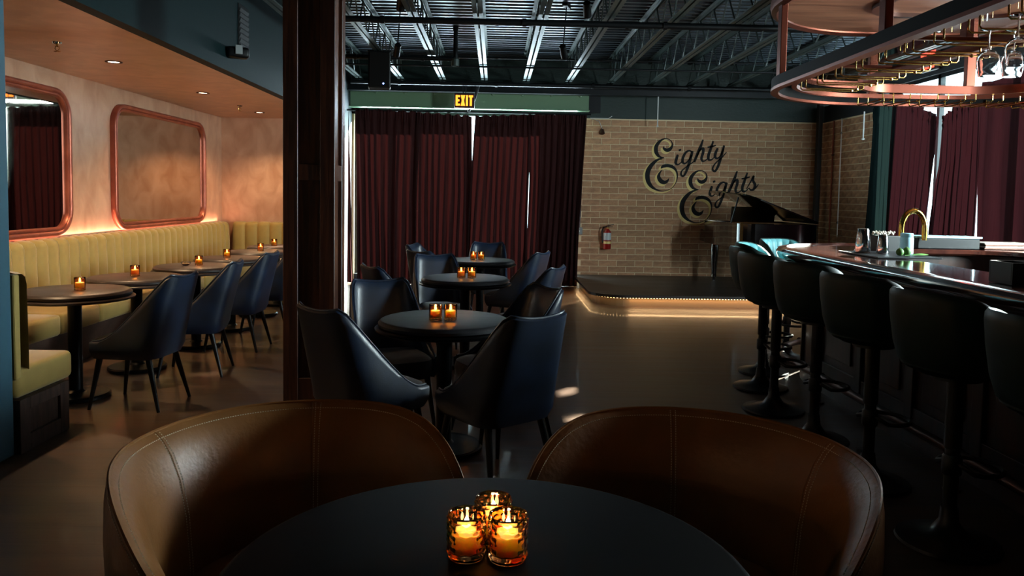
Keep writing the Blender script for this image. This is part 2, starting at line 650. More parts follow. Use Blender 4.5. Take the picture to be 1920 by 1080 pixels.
def make_joist():
    r = empty('steel_joist')
    y0, y1 = YF + 0.1, 12.5
    for s_ in (-1, 1):
        m_ = MB()
        m_.box((s_ * 0.031, (y0 + y1) / 2, 0.003), (0.042, y1 - y0, 0.006))
        m_.box((s_ * 0.013, (y0 + y1) / 2, 0.024), (0.005, y1 - y0, 0.042))
        m_.build('bottom_chord', 'joist_steel', r)
        m_ = MB()
        m_.box((s_ * 0.031, (y0 + y1) / 2, 0.377), (0.042, y1 - y0, 0.006))
        m_.box((s_ * 0.013, (y0 + y1) / 2, 0.356), (0.005, y1 - y0, 0.042))
        m_.build('top_chord', 'joist_steel', r)
    m_ = MB()
    n = int((y1 - y0) / 0.28)
    pts = []
    for i in range(n + 1):
        yy = y1 - 0.02 - i * 0.28
        pts.append((0, yy, 0.02 if i % 2 == 0 else 0.36))
    for a, b in zip(pts, pts[1:]):
        m_.cyl(a, b, 0.009, n=6)
    m_.build('web_rod', 'joist_steel', r)
    return r


j0 = make_joist()
ords = ['first', 'second', 'third', 'fourth', 'fifth', 'sixth', 'seventh', 'eighth', 'ninth', 'tenth', 'eleventh', 'twelfth',
        'thirteenth', 'fourteenth', 'fifteenth', 'sixteenth', 'seventeenth', 'eighteenth']
for i, x in enumerate(JX):
    j = j0 if i == 0 else copy_tree(j0)
    j.location = (x, 0, 3.272)
    tag(j, 'open-web steel roof joist, %s counted from the alcove side' % ords[i], 'joist', 'open-web roof joists')

# pipes and conduits crossing the joists
for (a, b, r_, lab) in [
    ((-1.9, 7.95, 3.225), (5.3, 7.95, 3.225), 0.032, 'nearest dark pipe running straight across below the roof joists'),
    ((-2.3, 10.2, 3.235), (-0.55, 10.2, 3.235), 0.03, 'short dark pipe below the joists, left of the capped riser pipe'),
    ((-2.3, 12.2, 3.20), (5.3, 12.2, 3.20), 0.035, 'dark pipe along the girder just above the red curtains'),
    ((-2.3, 9.1, 3.45), (5.3, 9.1, 3.45), 0.014, 'thin bridging rod through the joists, nearer one'),
    ((-2.3, 11.3, 3.45), (5.3, 11.3, 3.45), 0.014, 'thin bridging rod through the joists, farther one'),
    ((-2.3, 10.9, 3.255), (5.3, 10.9, 3.255), 0.014, 'thin conduit strapped under the joists near the back wall'),
    ((-2.3, 6.1, 3.40), (5.3, 6.1, 3.40), 0.014, 'thin bridging rod through the joists above the copper posts'),
]:
    p = thing('ceiling_pipe', lab, 'pipe', a)
    d = Vector(b) - Vector(a)
    MB().cyl((0, 0, 0), d, r_, n=10).build('pipe_run', 'dark_steel', p, True)
    m_ = MB()
    n = max(2, int(d.length / 1.3))
    for k in range(n):
        t = d * ((k + 0.5) / n)
        m_.cyl(t - Vector((0.02, 0, 0)), t + Vector((0.02, 0, 0)), r_ * 1.35, n=10)
    m_.build('clamp_band', 'dark_steel', p)
p = thing('riser_pipe', 'upright dark pipe with a tapered cap hanging among the joists', 'pipe', (-0.56, 10.2, 3.2))
MB().cyl((0, 0, 0), (0, 0, 0.42), 0.03, n=10).build('pipe_run', 'dark_steel', p, True)
MB().lathe([(0.036, 0.40), (0.036, 0.46), (0.01, 0.50), (0, 0.5)], 10).build('cap', 'dark_steel', p, True)
MB().lathe([(0.05, -0.06), (0.05, 0.03), (0.03, 0.05)], 10).build('elbow', 'joist_steel', p, True)

# track spots
for (x, y, z, rz, lab) in [(-1.20, 9.3, 3.15, 0.3, 'small black ceiling spotlight left of the riser pipe'),
                           (-0.95, 7.6, 3.3, 0.2, 'small black ceiling spotlight nearest the pillar'),
                           (0.75, 9.0, 3.12, -0.3, 'small black ceiling spotlight right of the middle joists'),
                           (0.88, 7.8, 3.32, -0.2, 'small black ceiling spotlight close to the crossing pipe')]:
    p = thing('spotlight', lab, 'spotlight', (x, y, z), rz, 'ceiling spotlights')
    MB().cyl((0, 0, 0.06), (0.03, 0, 3.66 - z), 0.008, n=6).build('stem', 'dark_steel', p)
    MB().box((0.03, 0, 3.65 - z), (0.06, 0.2, 0.03), 0.004).build('track_adapter', 'black_plastic', p)
    MB().cyl((0.0, -0.04, 0.07), (0.0, 0.09, -0.03), 0.038, 0.042, n=14).build('lamp_head', 'black_plastic', p, True)

# hanging speaker
p = thing('speaker', 'black loudspeaker hung from the joists above the red curtains', 'speaker', (-1.52, 10.0, 2.80), 0.15)
MB().box((0, 0, 0.23), (0.28, 0.26, 0.46), 0.015).build('cabinet', 'black_plastic', p)
MB().box((0, -0.134, 0.23), (0.25, 0.012, 0.42), 0.004).build('grille', 'grille', p)
MB().box((0.05, -0.142, 0.05), (0.016, 0.006, 0.016)).build('status_light', 'blue_led', p)
MB().box((0, 0, 0.475), (0.3, 0.06, 0.02)).cyl((0, 0, 0.48), (0, 0, 0.6), 0.012, n=8).build('bracket', 'dark_steel', p)

# ------------------------------------------------------------------ exit signs
F5 = {'E': ["###", "#..", "##.", "#..", "###"], 'X': ["#.#", "#.#", ".#.", "#.#", "#.#"], 'I': ["#", "#", "#", "#", "#"], 'T': ["###", ".#.", ".#.", ".#.", ".#."]}


def exit_letters(parent, m, w_, h_, y):
    st = h_ * 0.2
    lw = w_ * 0.25
    gap = w_ * 0.045
    seq = [('E', lw), ('X', lw), ('I', st * 1.0), ('T', lw)]
    tot = sum(a for _, a in seq) + gap * 3
    x = -tot / 2
    for ch, wl in seq:
        m_ = MB()
        if ch == 'E':
            m_.box((x + st / 2, y, 0), (st, 0.006, h_))
            for zz, k in ((h_ / 2 - st / 2, 1), (0, 0.85), (-h_ / 2 + st / 2, 1)):
                m_.box((x + st + (wl * k - st) / 2, y, zz), (wl * k - st, 0.006, st * 0.9))
        elif ch == 'X':
            for s_ in (-1, 1):
                a = math.atan2(h_, (wl - st) * s_)
                vs = [(-wl / 2 * s_ * 1 + 0, -h_ / 2), ((-wl / 2 + st * 1.05) * s_, -h_ / 2), (wl / 2 * s_, h_ / 2), ((wl / 2 - st * 1.05) * s_, h_ / 2)]
                V = [m_.bm.verts.new((x + wl / 2 + q, y - 0.003 - 0.0005 * s_, zz)) for q, zz in vs]
                V2 = [m_.bm.verts.new((x + wl / 2 + q, y + 0.003, zz)) for q, zz in vs]
                m_.bm.faces.new(V)
                m_.bm.faces.new(V2[::-1])
                for i in range(4):
                    m_.bm.faces.new((V[i], V[(i + 1) % 4], V2[(i + 1) % 4], V2[i]))
        elif ch == 'I':
            m_.box((x + wl / 2, y, 0), (wl, 0.006, h_))
        else:
            m_.box((x + wl / 2, y, h_ / 2 - st / 2), (wl, 0.006, st * 0.95))
            m_.box((x + wl / 2, y, -st / 2), (st, 0.006, h_ - st))
        m_.build('letter', m, parent)
        x += wl + gap


p = thing('exit_sign', 'lit red EXIT sign hanging in front of the green lintel', 'exit sign', (-0.52, 12.2, 2.935))
MB().box((0, 0, 0), (0.32, 0.05, 0.23), 0.01).build('housing', 'exit_body', p)
exit_letters(p, 'exit_red', 0.27, 0.165, -0.028)
MB().box((0, 0, -0.122), (0.28, 0.04, 0.012)).build('down_light', 'exit_lamp', p)
MB().cyl((-0.02, 0, 0.11), (-0.02, 0, 0.28), 0.008, n=6).cyl((0.02, 0, 0.11), (0.02, 0, 0.28), 0.008, n=6).build('hanger_rod', 'dark_steel', p)
p = thing('exit_sign', 'red EXIT sign on the side wall seen through the glass rack', 'exit sign', (XR - 0.05, 9.62, 3.24), R(-90))
MB().box((0, 0, 0), (0.36, 0.05, 0.27), 0.01).build('housing', 'exit_body', p)
exit_letters(p, 'exit_red_deep', 0.31, 0.21, -0.028)

# cable hanging in front of the lintel
tag(MB().tube([(-0.30, 12.30, 3.2), (-0.36, 12.36, 3.0), (-0.44, 12.40, 2.83), (-0.46, 12.40, 2.79)], 0.022, 8).build('sagging_cable', 'dark_steel', None, True),
    'thick dark cable slanting down behind the hanging EXIT sign', 'cable')

# ------------------------------------------------------------------ curtains


def lerp_tab(tab, t):
    for (a, va), (b, vb) in zip(tab, tab[1:]):
        if t <= b:
            k = (t - a) / (b - a) if b > a else 0
            return va + (vb - va) * k
    return tab[-1][1]


def curtain(name, label, left, right, top, m, axis, pos, folds=9, amp=0.035, group=None, seed=1, z0=0.004, ruffle=0.03, nz=16, _x=0):
    """left / right: tables (height fraction 0 bottom..1 top -> coordinate along the wall); top: (z at left, z at right)"""
    rnd = random.Random(seed)
    nx = folds * 8
    ph = [rnd.uniform(0, 6.28) for _ in range(4)]
    rows = []
    zt = [0, 0.06, 0.14, 0.24, 0.34, 0.44, 0.54, 0.64, 0.73, 0.81, 0.87, 0.92, 0.95, 0.97, 0.985, 1.0]
    for t in zt:
        L, Rr = lerp_tab(left, t), lerp_tab(right, t)
        r = []
        for i in range(nx + 1):
            u = i / nx
            ztop = top[0] + (top[1] - top[0]) * u + 0.018 * math.sin(u * folds * 4.1 + ph[0]) * rnd.uniform(0.6, 1.0)
            x = L + (Rr - L) * u + 0.012 * math.sin(u * 9 + ph[1] + t * 3)
            f = 2 * PI * folds * u
            k = amp * (0.45 + 0.55 * (1 - t)) if t < 0.95 else amp * 0.5
            d = k * (math.sin(f + 0.8 * math.sin(t * 2.6 + ph[2])) + 0.35 * math.sin(2.3 * f + ph[3] + t))
            if t > 0.93:
                d += ruffle * 0.5 * math.sin(f * 2.7 + ph[1])
            if t in (0.97,):
                d *= 0.35
            z = z0 + (ztop - z0) * t
            r.append((x, pos + d, z) if axis == 'x' else (pos + d, x, z))
        rows.append(r)
    mb = MB()
    mb.grid(rows)
    o = tag(mb.build(name, m, None, True, 80), label, 'curtain', group)
    return o


cb = 'red curtains along the back window'
curtain('curtain', 'leftmost dark red curtain panel on the back window, beside the bright gap', [(0, -2.20), (1, -2.27)], [(0, -1.28), (0.5, -1.27), (1, -1.2)],
        (2.80, 2.76), 'curtain_red', 'x', 12.36, 9, seed=1, group=cb)
curtain('curtain', 'second dark red curtain panel on the back window, left of the middle slit', [(0, -1.30), (0.5, -1.32), (1, -1.3)], [(0, -0.43), (0.55, -0.37), (0.8, -0.385), (1, -0.40)],
        (2.76, 2.72), 'curtain_red', 'x', 12.40, 9, seed=2, group=cb)
curtain('curtain', 'third dark red curtain panel on the back window, right of the middle slit', [(0, -0.46), (0.6, -0.40), (0.8, -0.375), (1, -0.35)], [(0, 0.53), (0.4, 0.50), (0.75, 0.52), (1, 0.53)],
        (2.72, 2.75), 'curtain_red', 'x', 12.36, 9, seed=3, group=cb)
curtain('curtain', 'rightmost dark red curtain panel on the back window, against the brick', [(0, 0.46), (0.35, 0.505), (0.6, 0.525), (0.8, 0.518), (1, 0.5)], [(0, 1.34), (0.3, 1.36), (1, 1.44)],
        (2.76, 2.79), 'curtain_red', 'x', 12.40, 9, seed=4, group=cb)
tag(MB().cyl((-2.4, 12.38, 2.775), (1.5, 12.38, 2.775), 0.014, n=8).build('curtain_rod', 'dark_steel', None, True), 'slim curtain rod under the green lintel', 'curtain rod')
tag(curtain('curtain', 'orange-lit curtain edge gathered left of the back window', [(0, -2.44), (1, -2.47)], [(0, -2.30), (1, -2.40)],
                          (2.76, 2.76), 'curtain_red', 'x', 12.5, 3, 0.02, seed=9), 'narrow curtain strip gathered at the far left of the back window', 'curtain', cb)

cs = 'curtains along the side window'
curtain('curtain', 'dark teal curtain panel at the brick end of the side window', [(0, 11.02), (1, 10.92)], [(0, 10.30), (1, 10.25)],
        (2.80, 2.98), 'curtain_teal', 'y', XR - 0.10, 5, seed=5, group=cs, z0=0.3)
curtain('curtain', 'maroon side-window curtain panel behind the gold faucet', [(0, 10.42), (0.4, 10.36), (1, 10.32)], [(0, 9.46), (0.45, 9.36), (0.6, 9.32), (0.8, 9.265), (1, 9.25)],
        (2.98, 2.50), 'curtain_side', 'y', XR - 0.12, 8, seed=6, group=cs, z0=0.3)
curtain('curtain', 'maroon side-window curtain panel between the two bright slits', [(0, 9.40), (0.4, 9.34), (0.6, 9.29), (0.72, 9.23), (0.88, 9.22), (1, 9.23)], [(0, 8.46), (0.5, 8.44), (1, 8.45)],
        (2.50, 2.74), 'curtain_side', 'y', XR - 0.10, 8, seed=7, group=cs, z0=0.3)
curtain('curtain', 'greyish maroon side-window curtain panel right of the tall slit', [(0, 8.36), (0.3, 8.39), (0.6, 8.43), (1, 8.42)], [(0, 5.55), (1, 5.6)],
        (2.78, 2.97), 'curtain_side', 'y', XR - 0.12, 9, seed=8, group=cs, z0=0.3)
curtain('curtain', 'side-window curtain drawn back past the right picture edge', [(0, 4.4), (1, 4.35)], [(0, 3.5), (1, 3.5)],
        (2.97, 2.98), 'curtain_side', 'y', XR - 0.10, 8, seed=10, group=cs, z0=0.3)

# ------------------------------------------------------------------ pillar
p = thing('wood_pillar', 'tall square dark wood pillar with framed panels in front of the alcove', 'pillar', (-1.275, 5.445, 0))
PW = 0.35
MB().box((0, 0, 1.83), (PW - 0.05, PW - 0.05, 3.66)).build('core', 'pillar_wood', p)
for k in range(4):
    rm = Matrix.Rotation(k * PI / 2, 3, 'Z')
    for s_ in (-1, 1):
        MB().box((s_ * (PW / 2 - 0.05), -(PW / 2 - 0.012), 1.83), (0.10, 0.026, 3.655), 0.003, seg=1).build('stile', 'pillar_wood', p).matrix_local = rm.to_4x4()
    for (zc, hh) in ((0.09, 0.18), (1.60, 0.11), (3.2, 0.12)):
        MB().box((0, -(PW / 2 - 0.014), zc), (PW - 0.19, 0.022, hh), 0.003, seg=1).build('rail', 'pillar_wood', p).matrix_local = rm.to_4x4()

# ------------------------------------------------------------------ banquette


def channel_mesh(wd, h, dep=0.10):
    mb = MB()
    rows = []
    for (zz, k, b) in ((0, 1, 1), (0.1, 1, 1), (h * 0.5, 0.97, 1), (h - 0.06, 0.92, 1), (h - 0.02, 0.8, 0.8), (h, 0.5, 0.4), (h + 0.004, 0.0, 0)):
        r = []
        for i in range(9):
            u = i / 8 * 2 - 1
            bul = (1 - abs(u) ** 3.2)
            r.append((u * wd / 2, -(dep * k - 0.03) - 0.032 * bul * b, zz - 0.012 * (1 - bul) * (zz > 0.2)))
        rows.append(r)
    mb.grid(rows)
    o = mb.build('channel', 'bench_velvet', None, True, 70)
    me = o.data
    bpy.data.objects.remove(o)
    return me


cme = channel_mesh(0.17, 0.55)


def banquette(name, label, loc, rz, length, seat_d, group, base_h=0.30, n_seat=None, base_in=0.08, ch0=0.0, base_mat='bench_wood', end_panel=False):
    """local: runs along +X from 0..length, faces -Y, back at y=0"""
    e = thing(name, label, 'bench', loc, rz, group)
    b0 = min(0.0, ch0)
    MB().box((length / 2, -(seat_d - base_in) / 2, base_h / 2), (length, seat_d - base_in, base_h), 0.004).build('plinth', base_mat, e)
    n_seat = n_seat or max(1, round(length / 0.62))
    for k in range(n_seat):
        L = length / n_seat
        MB().box((L * (k + 0.5), -(seat_d) / 2 - 0.01, base_h + 0.085), (L - 0.004, seat_d, 0.17), 0.035, seg=3).build('seat_cushion', 'bench_velvet', e, True, 60)
    MB().box(((length + b0) / 2, -0.025, 0.70), (length - b0, 0.05, 0.58), 0.01).build('back_board', 'bench_velvet', e)
    n = int((length - ch0) / 0.17)
    for k in range(n):
        o = bpy.data.objects.new('channel', cme)
        COL.objects.link(o)
        o.parent = e
        o.location = (ch0 + 0.085 + k * (length - ch0) / n, -0.02, 0.455)
        o.scale = ((length - ch0) / n / 0.17, 1, 1)
    if end_panel:
        # framed wood end panel
        for (yy, zz, dy, dz) in ((-0.03, 0.15, 0.06, 0.30), (-(seat_d - base_in) + 0.03, 0.15, 0.06, 0.30)):
            MB().box((length + 0.008, yy, zz), (0.02, dy, dz), 0.003).build('stile', base_mat, e)
        for zz in (0.035, 0.27):
            MB().box((length + 0.008, -(seat_d - base_in) / 2, zz), (0.02, seat_d - base_in - 0.12, 0.06), 0.003).build('rail', base_mat, e)
    return e


gb = 'channel-backed banquette runs'
# long run on the left wall: faces +X -> rz = 90deg : local +X -> +Y, local -Y -> +X
banquette('banquette', 'long olive channel-tufted banquette along the copper wall', (XL + 0.06, 4.30, 0), R(90), 7.16, 0.62, gb)
# far return on alcove end wall: faces -Y
banquette('banquette', 'short olive banquette run on the alcove end wall', (XL + 0.70, 11.58, 0), 0.0, 0.95, 0.60, gb, ch0=-0.50)
# near return: faces +Y (rz 180): local +X -> -X ; starts at X=-2.60
e = banquette('banquette', 'olive banquette end with dark wood panel beside the blue wall', (-2.60, 4.19, 0), R(180), 0.82, 0.56, gb, n_seat=1)
for (yy, dy) in ((-0.045, 0.09), (-0.435, 0.09)):
    MB().box((-0.008, yy, 0.15), (0.02, dy, 0.30), 0.003).build('stile', 'bench_wood', e)
for zz, hh in ((0.045, 0.09), (0.265, 0.07)):
    MB().box((-0.008, -0.24, zz), (0.02, 0.30, hh), 0.003).build('rail', 'bench_wood', e)

# ------------------------------------------------------------------ alcove wall mirrors


def rrect(w_, h_, r_, n=8):
    pts = []
    for cx, cy, a0 in ((w_ / 2 - r_, h_ / 2 - r_, 0), (-w_ / 2 + r_, h_ / 2 - r_, 90), (-w_ / 2 + r_, -h_ / 2 + r_, 180), (w_ / 2 - r_, -h_ / 2 + r_, 270)):
        for k in range(n + 1):
            a = R(a0 + 90 * k / n)
            pts.append((cx + r_ * math.cos(a), cy + r_ * math.sin(a)))
    return pts


def mirror(label, yc, zc, w_, h_):
    e = thing('wall_mirror', label, 'mirror', (XL, yc, zc), 0, 'rounded copper-framed mirrors')
    o = rrect(w_, h_, 0.24)
    m_ = MB()
    prof = [(0.0, 0.0), (0.0, 0.05), (0.012, 0.062), (0.03, 0.062), (0.042, 0.05), (0.046, 0.04), (0.052, 0.05), (0.066, 0.052), (0.078, 0.036), (0.08, 0.0)]
    rings = []
    for off, dx in prof:
        q = rrect(w_ - 2 * off, h_ - 2 * off, 0.24 - off)
        rings.append([(dx, y_, z_) for y_, z_ in q])
    m_.grid(rings, closed_u=False, closed_v=True)
    m_.build('frame', 'copper_frame', e, True, 50)
    q = rrect(w_ - 0.13, h_ - 0.13, 0.17)
    m_ = MB()
    a = [m_.bm.verts.new((0.022, y_, z_)) for y_, z_ in q]
    b = [m_.bm.verts.new((0.006, y_, z_)) for y_, z_ in q]
    m_.bm.faces.new(a)
    m_.bm.faces.new(b[::-1])
    for i in range(len(q)):
        m_.bm.faces.new((a[i], a[(i + 1) % len(q)], b[(i + 1) % len(q)], b[i]))
    m_.build('mirror_glass', 'mirror', e)


mirror('rounded copper-framed mirror farther along the wall, reflecting copper plaster', 9.56, 1.70, 2.56, 1.36)
mirror('rounded copper-framed mirror nearest the blue wall, reflecting the dark curtains', 6.10, 1.70, 2.70, 1.36)

# recessed downlights
for i, (y, lab) in enumerate(((4.75, 'recessed downlight in the copper ceiling nearest the blue wall'), (6.71, 'recessed downlight in the copper ceiling, nearest one in view'),
                              (8.71, 'recessed downlight in the copper ceiling, middle one in view'), (10.76, 'recessed downlight in the copper ceiling, farthest one'))):
    e = thing('recessed_downlight', lab, 'downlight', (-3.28, y, 2.545), 0, 'recessed ceiling downlights')
    m_ = MB()
    m_.lathe([(0.047, 0.004), (0.05, -0.006), (0.066, -0.008), (0.072, 0.0)], 24)
    m_.build('trim_ring', 'bronze', e, True)
    MB().lathe([(0.0, -0.002), (0.048, -0.001), (0.048, 0.004)], 24).build('lens', 'lamp_lens', e)
    l = bpy.data.lights.new('downlight', 'SPOT')
    l.energy = 105
    l.color = (1.0, 0.66, 0.36)
    l.spot_size = R(125)
    l.spot_blend = 0.6
    l.shadow_soft_size = 0.05
    lo = bpy.data.objects.new('downlight_lamp', l)
    COL.objects.link(lo)
    lo.parent = e
    lo.location = (0, 0, -0.03)
# warm led strip behind the banquette back, washing up the wall
e = thing('cove_light', 'warm light strip hidden along the top of the banquette back', 'light strip', (XL + 0.03, 7.9, 1.0))
MB().box((0, 0, 0), (0.02, 7.2, 0.012)).build('channel_profile', 'bronze', e)
l = area('cove_strip_lamp', (0.0, 0, 0.012), (0.25, 0, 1), 0.02, 7.0, 22, (1.0, 0.47, 0.30))
l.parent = e
l.rotation_euler = Vector((0.12, 0, 1)).to_track_quat('-Z', 'Y').to_euler()
l.data.size, l.data.size_y = 0.02, 7.0
# orient long side along Y
l.matrix_local = Matrix.Translation((0, 0, 0.012)) @ Matrix.Rotation(PI, 4, 'Y')

for (y, lab) in ((5.86, 'brass sprinkler head under the copper ceiling, nearer one'), (9.94, 'brass sprinkler head under the copper ceiling, farther one')):
    e = thing('sprinkler', lab, 'sprinkler', (-3.28, y, 2.545), 0, 'ceiling sprinklers')
    MB().lathe([(0.034, 0), (0.03, -0.012), (0.012, -0.016)], 16).build('escutcheon', 'chrome', e, True)
    MB().cyl((0, 0, -0.01), (0, 0, -0.035), 0.008, n=8).tube([(0.012, 0, -0.03), (0.016, 0, -0.05), (0, 0, -0.066), (-0.016, 0, -0.05), (-0.012, 0, -0.03)], 0.003, 6).build('frame_arm', 'brass', e)
    MB().lathe([(0.0, -0.066), (0.022, -0.067), (0.024, -0.07), (0, -0.071)], 12).build('deflector', 'brass', e)

# things on the teal face
e = thing('wall_speaker', 'small black wall speaker with a pale plate on the dark teal face', 'speaker', (-2.36, 7.1, 2.66), R(28))
MB().box((0, -0.0, 0.05), (0.20, 0.13, 0.10), 0.03, seg=3).build('housing', 'black_plastic', e, True)
MB().box((0.0, -0.072, 0.07), (0.062, 0.008, 0.08), 0.004).build('face_plate', 'grey_plastic', e)
MB().cyl((0, 0, 0.06), (-0.03, 0.1, 0.06), 0.018, n=8).build('mount', 'black_plastic', e)
e = thing('air_grille', 'metal-framed air grille high on the dark teal face', 'vent', (-2.44, 7.5, 3.0), R(90))
MB().box((0, 0.0, 0), (0.30, 0.015, 0.44), 0.003).build('frame', 'grille', e)
for k in range(8):
    MB().box((0, -0.012, -0.17 + k * 0.048), (0.25, 0.006, 0.03), rot=Matrix.Rotation(R(20), 3, 'X')).build('slat', 'grille', e)
tag(MB().box((-1.9, 7.15, 3.42), (1.0, 0.16, 0.22), 0.01).build('duct', 'black_paint'), 'black boxed duct crossing from the teal face at the top', 'duct')

# ------------------------------------------------------------------ tables


def make_table(name, top_m, r_top=0.365):
    e = empty(name)
    MB().lathe([(0, 0.72), (r_top - 0.01, 0.72), (r_top, 0.728), (r_top + 0.001, 0.742), (r_top - 0.012, 0.756), (r_top - 0.022, 0.76), (0, 0.76)], 56).build('tabletop', top_m, e, True)
    MB().lathe([(0, 0.695), (r_top, 0.695), (r_top + 0.018, 0.702), (r_top + 0.02, 0.712), (r_top + 0.008, 0.7195), (0, 0.7195)], 56).build('lower_rim', 'table_metal' if top_m == 'table_grey' else top_m, e, True)
    MB().lathe([(0.12, 0.694), (0.12, 0.68), (0.045, 0.665), (0.045, 0.06), (0.06, 0.045)], 24).build('column', 'table_metal', e, True)
    MB().lathe([(0, 0.004), (0.205, 0.004), (0.222, 0.012), (0.222, 0.028), (0.212, 0.036), (0.19, 0.03), (0.06, 0.045), (0, 0.045)], 40).build('base_plate', 'table_metal', e, True)
    return e


votive_n = [0]
VOT = {}


def hexbump(t, z):
    # honeycomb dimples: offset rows of round bumps
    rows_h = 0.0115
    k = round(z / rows_h)
    u = t * 12 / (2 * PI) + (0.5 if k % 2 else 0)
    du = (u - round(u)) * 2
    dz = (z - k * rows_h) / rows_h * 2
    d = du * du * 0.9 + dz * dz * 0.9
    return 0.0028 * max(0.0, 1 - d)


def make_votive(hi):
    e = empty('candle_votive')
    n = 72 if hi else 20
    Rr, Hh = 0.037, 0.088
    prof = [(0, 0.0), (Rr * 0.93, 0.0), (Rr, 0.004)]
    nz = 34 if hi else 8
    prof += [(Rr * (0.985 + 0.02 * i / nz), 0.006 + (Hh - 0.012) * i / nz) for i in range(nz + 1)]
    prof += [(Rr * 1.01, Hh - 0.002), (Rr * 0.99, Hh), (Rr * 0.95, Hh - 0.001), (Rr * 0.88, Hh - 0.008), (Rr * 0.84, 0.014), (0, 0.013)]
    MB().lathe(prof, n, fn=(lambda t, z: hexbump(t, z) if 0.008 < z < Hh - 0.008 else 0) if hi else None).build('glass_cup', 'votive_glass', e, True, 60)
    wx = MB().lathe([(0, 0.0145), (Rr * 0.74, 0.0155), (Rr * 0.78, 0.048), (Rr * 0.72, 0.0515), (Rr * 0.3, 0.050), (0, 0.0495)], 24 if hi else 14).build('wax', 'wax', e, True)
    MB().cyl((0, 0, 0.049), (0.0, 0.001, 0.058), 0.001, n=6).build('wick', 'black_plastic', wx)
    MB().lathe([(0, 0.052), (0.005, 0.055), (0.0075, 0.061), (0.006, 0.069), (0.0025, 0.077), (0, 0.082)], 12).build('flame', 'flame', e, True)
    return e


def place_votive(x, y, z, label, power=0.25, hi=False, group='amber candle votives', s=1.0):
    if hi not in VOT:
        VOT[hi] = make_votive(hi)
        v = VOT[hi]
    else:
        v = copy_tree(VOT[hi])
    v.location = (x, y, z)
    v.rotation_euler = (0, 0, random.uniform(0, 6))
    v.scale = (s, s, s)
    tag(v, label, 'candle', group)
    l = bpy.data.lights.new('candle_light', 'POINT')
    l.energy = power
    l.color = (1.0, 0.60, 0.24)
    l.shadow_soft_size = 0.006
    lo = bpy.data.objects.new('candle_light', l)
    COL.objects.link(lo)
    lo.parent = v
    lo.location = (0, 0, 0.084)
    l2 = bpy.data.lights.new('candle_glow', 'POINT')
    l2.energy = power * 0.3
    l2.color = (1.0, 0.58, 0.26)
    l2.shadow_soft_size = 0.006
    lo2 = bpy.data.objects.new('candle_glow', l2)
    COL.objects.link(lo2)
    lo2.parent = v
    lo2.location = (0, 0, 0.097)
    return v


TB = make_table('pedestal_table', 'table_grey', 0.375)
gt = 'round black pedestal tables in the middle'
for i, (x, y, lab) in enumerate(((-0.28, 4.345, 'round black pedestal table right of the pillar, nearest of the three in a row'),
                                 (-0.25, 6.54, 'round black pedestal table in the middle of the row of three'),
                                 (-0.16, 8.36, 'round black pedestal table farthest back by the red curtains'))):
    t = TB if i == 0 else copy_tree(TB)
    t.location = (x, y, 0)
    tag(t, lab, 'table', gt)
TW = make_table('pedestal_table', 'table_brown', 0.365)
gl = 'round brown pedestal tables along the banquette'
LT = [(-2.92, 5.37), (-2.90, 6.25), (-2.80, 7.22), (-2.78, 8.12), (-2.79, 9.08), (-2.82, 9.95)]
wl = ['nearest the blue wall', 'second from the blue wall', 'third from the blue wall', 'fourth from the blue wall', 'fifth from the blue wall', 'farthest from the blue wall']
for i, (x, y) in enumerate(LT):
    t = TW if i == 0 else copy_tree(TW)
    t.location = (x, y, 0)
    tag(t, 'round brown pedestal table at the banquette, ' + wl[i], 'table', gl)
    vx = (-0.06 if i else 0.05)
    place_votive(x + [0.05, -0.01, 0.02, -0.04, 0.03, -0.03][i], y + [-0.02, 0.0, 0.03, 0, 0, 0][i], 0.761,
                 'amber candle votive on the banquette table ' + wl[i].split(',')[0], 0.5)
e = thing('glass_bowl', 'small clear glass bowl beside the candle on the third banquette table', 'bowl', (-2.89, 7.22, 0.761))
MB().lathe([(0, 0), (0.025, 0), (0.04, 0.012), (0.045, 0.03), (0.042, 0.03), (0.036, 0.014), (0.02, 0.005), (0, 0.005)], 20).build('bowl_body', 'clear_glass', e, True)
MB().lathe([(0.0445, 0.029), (0.047, 0.031), (0.0445, 0.033), (0.042, 0.031), (0.0445, 0.029)], 20).build('rim', 'clear_glass', e, True)
for (x, y, lab) in ((-0.33, 4.30, 'amber candle votive on the nearest middle table, left one of the pair'), (-0.245, 4.31, 'amber candle votive on the nearest middle table, right one of the pair'),
                    (-0.285, 6.52, 'amber candle votive on the second middle table, left one of the pair'), (-0.195, 6.52, 'amber candle votive on the second middle table, right one of the pair'),
                    (-0.235, 8.34, 'amber candle votive on the farthest middle table, left one of the pair'), (-0.15, 8.34, 'amber candle votive on the farthest middle table, right one of the pair')):
    place_votive(x, y, 0.761, lab, 0.45)

# foreground table
e = thing('round_table', 'large round black table in the foreground between two tan tub chairs', 'table', (-0.005, 1.40, 0))
RT = 0.505
MB().lathe([(0, 0.725), (RT - 0.012, 0.725), (RT, 0.735), (RT, 0.748), (RT - 0.008, 0.757), (RT - 0.018, 0.76), (0, 0.76)], 96).build('tabletop', 'table_black', e, True)
MB().lathe([(0, 0.70), (RT - 0.05, 0.70), (RT - 0.01, 0.708), (RT - 0.006, 0.718), (RT - 0.02, 0.7245), (0, 0.7245)], 96).build('lower_rim', 'table_metal', e, True)
MB().lathe([(0.05, 0.70), (0.05, 0.05)], 24).build('column', 'table_metal', e, True)
MB().lathe([(0, 0.004), (0.27, 0.004), (0.28, 0.015), (0.27, 0.03), (0.06, 0.05), (0, 0.05)], 40).build('base_plate', 'table_metal', e, True)
gf = 'amber candle votives on the foreground table'
place_votive(-0.047, 1.468, 0.761, 'brightest amber honeycomb-glass candle, front left on the foreground table', 0.9, True, gf, 1.0)
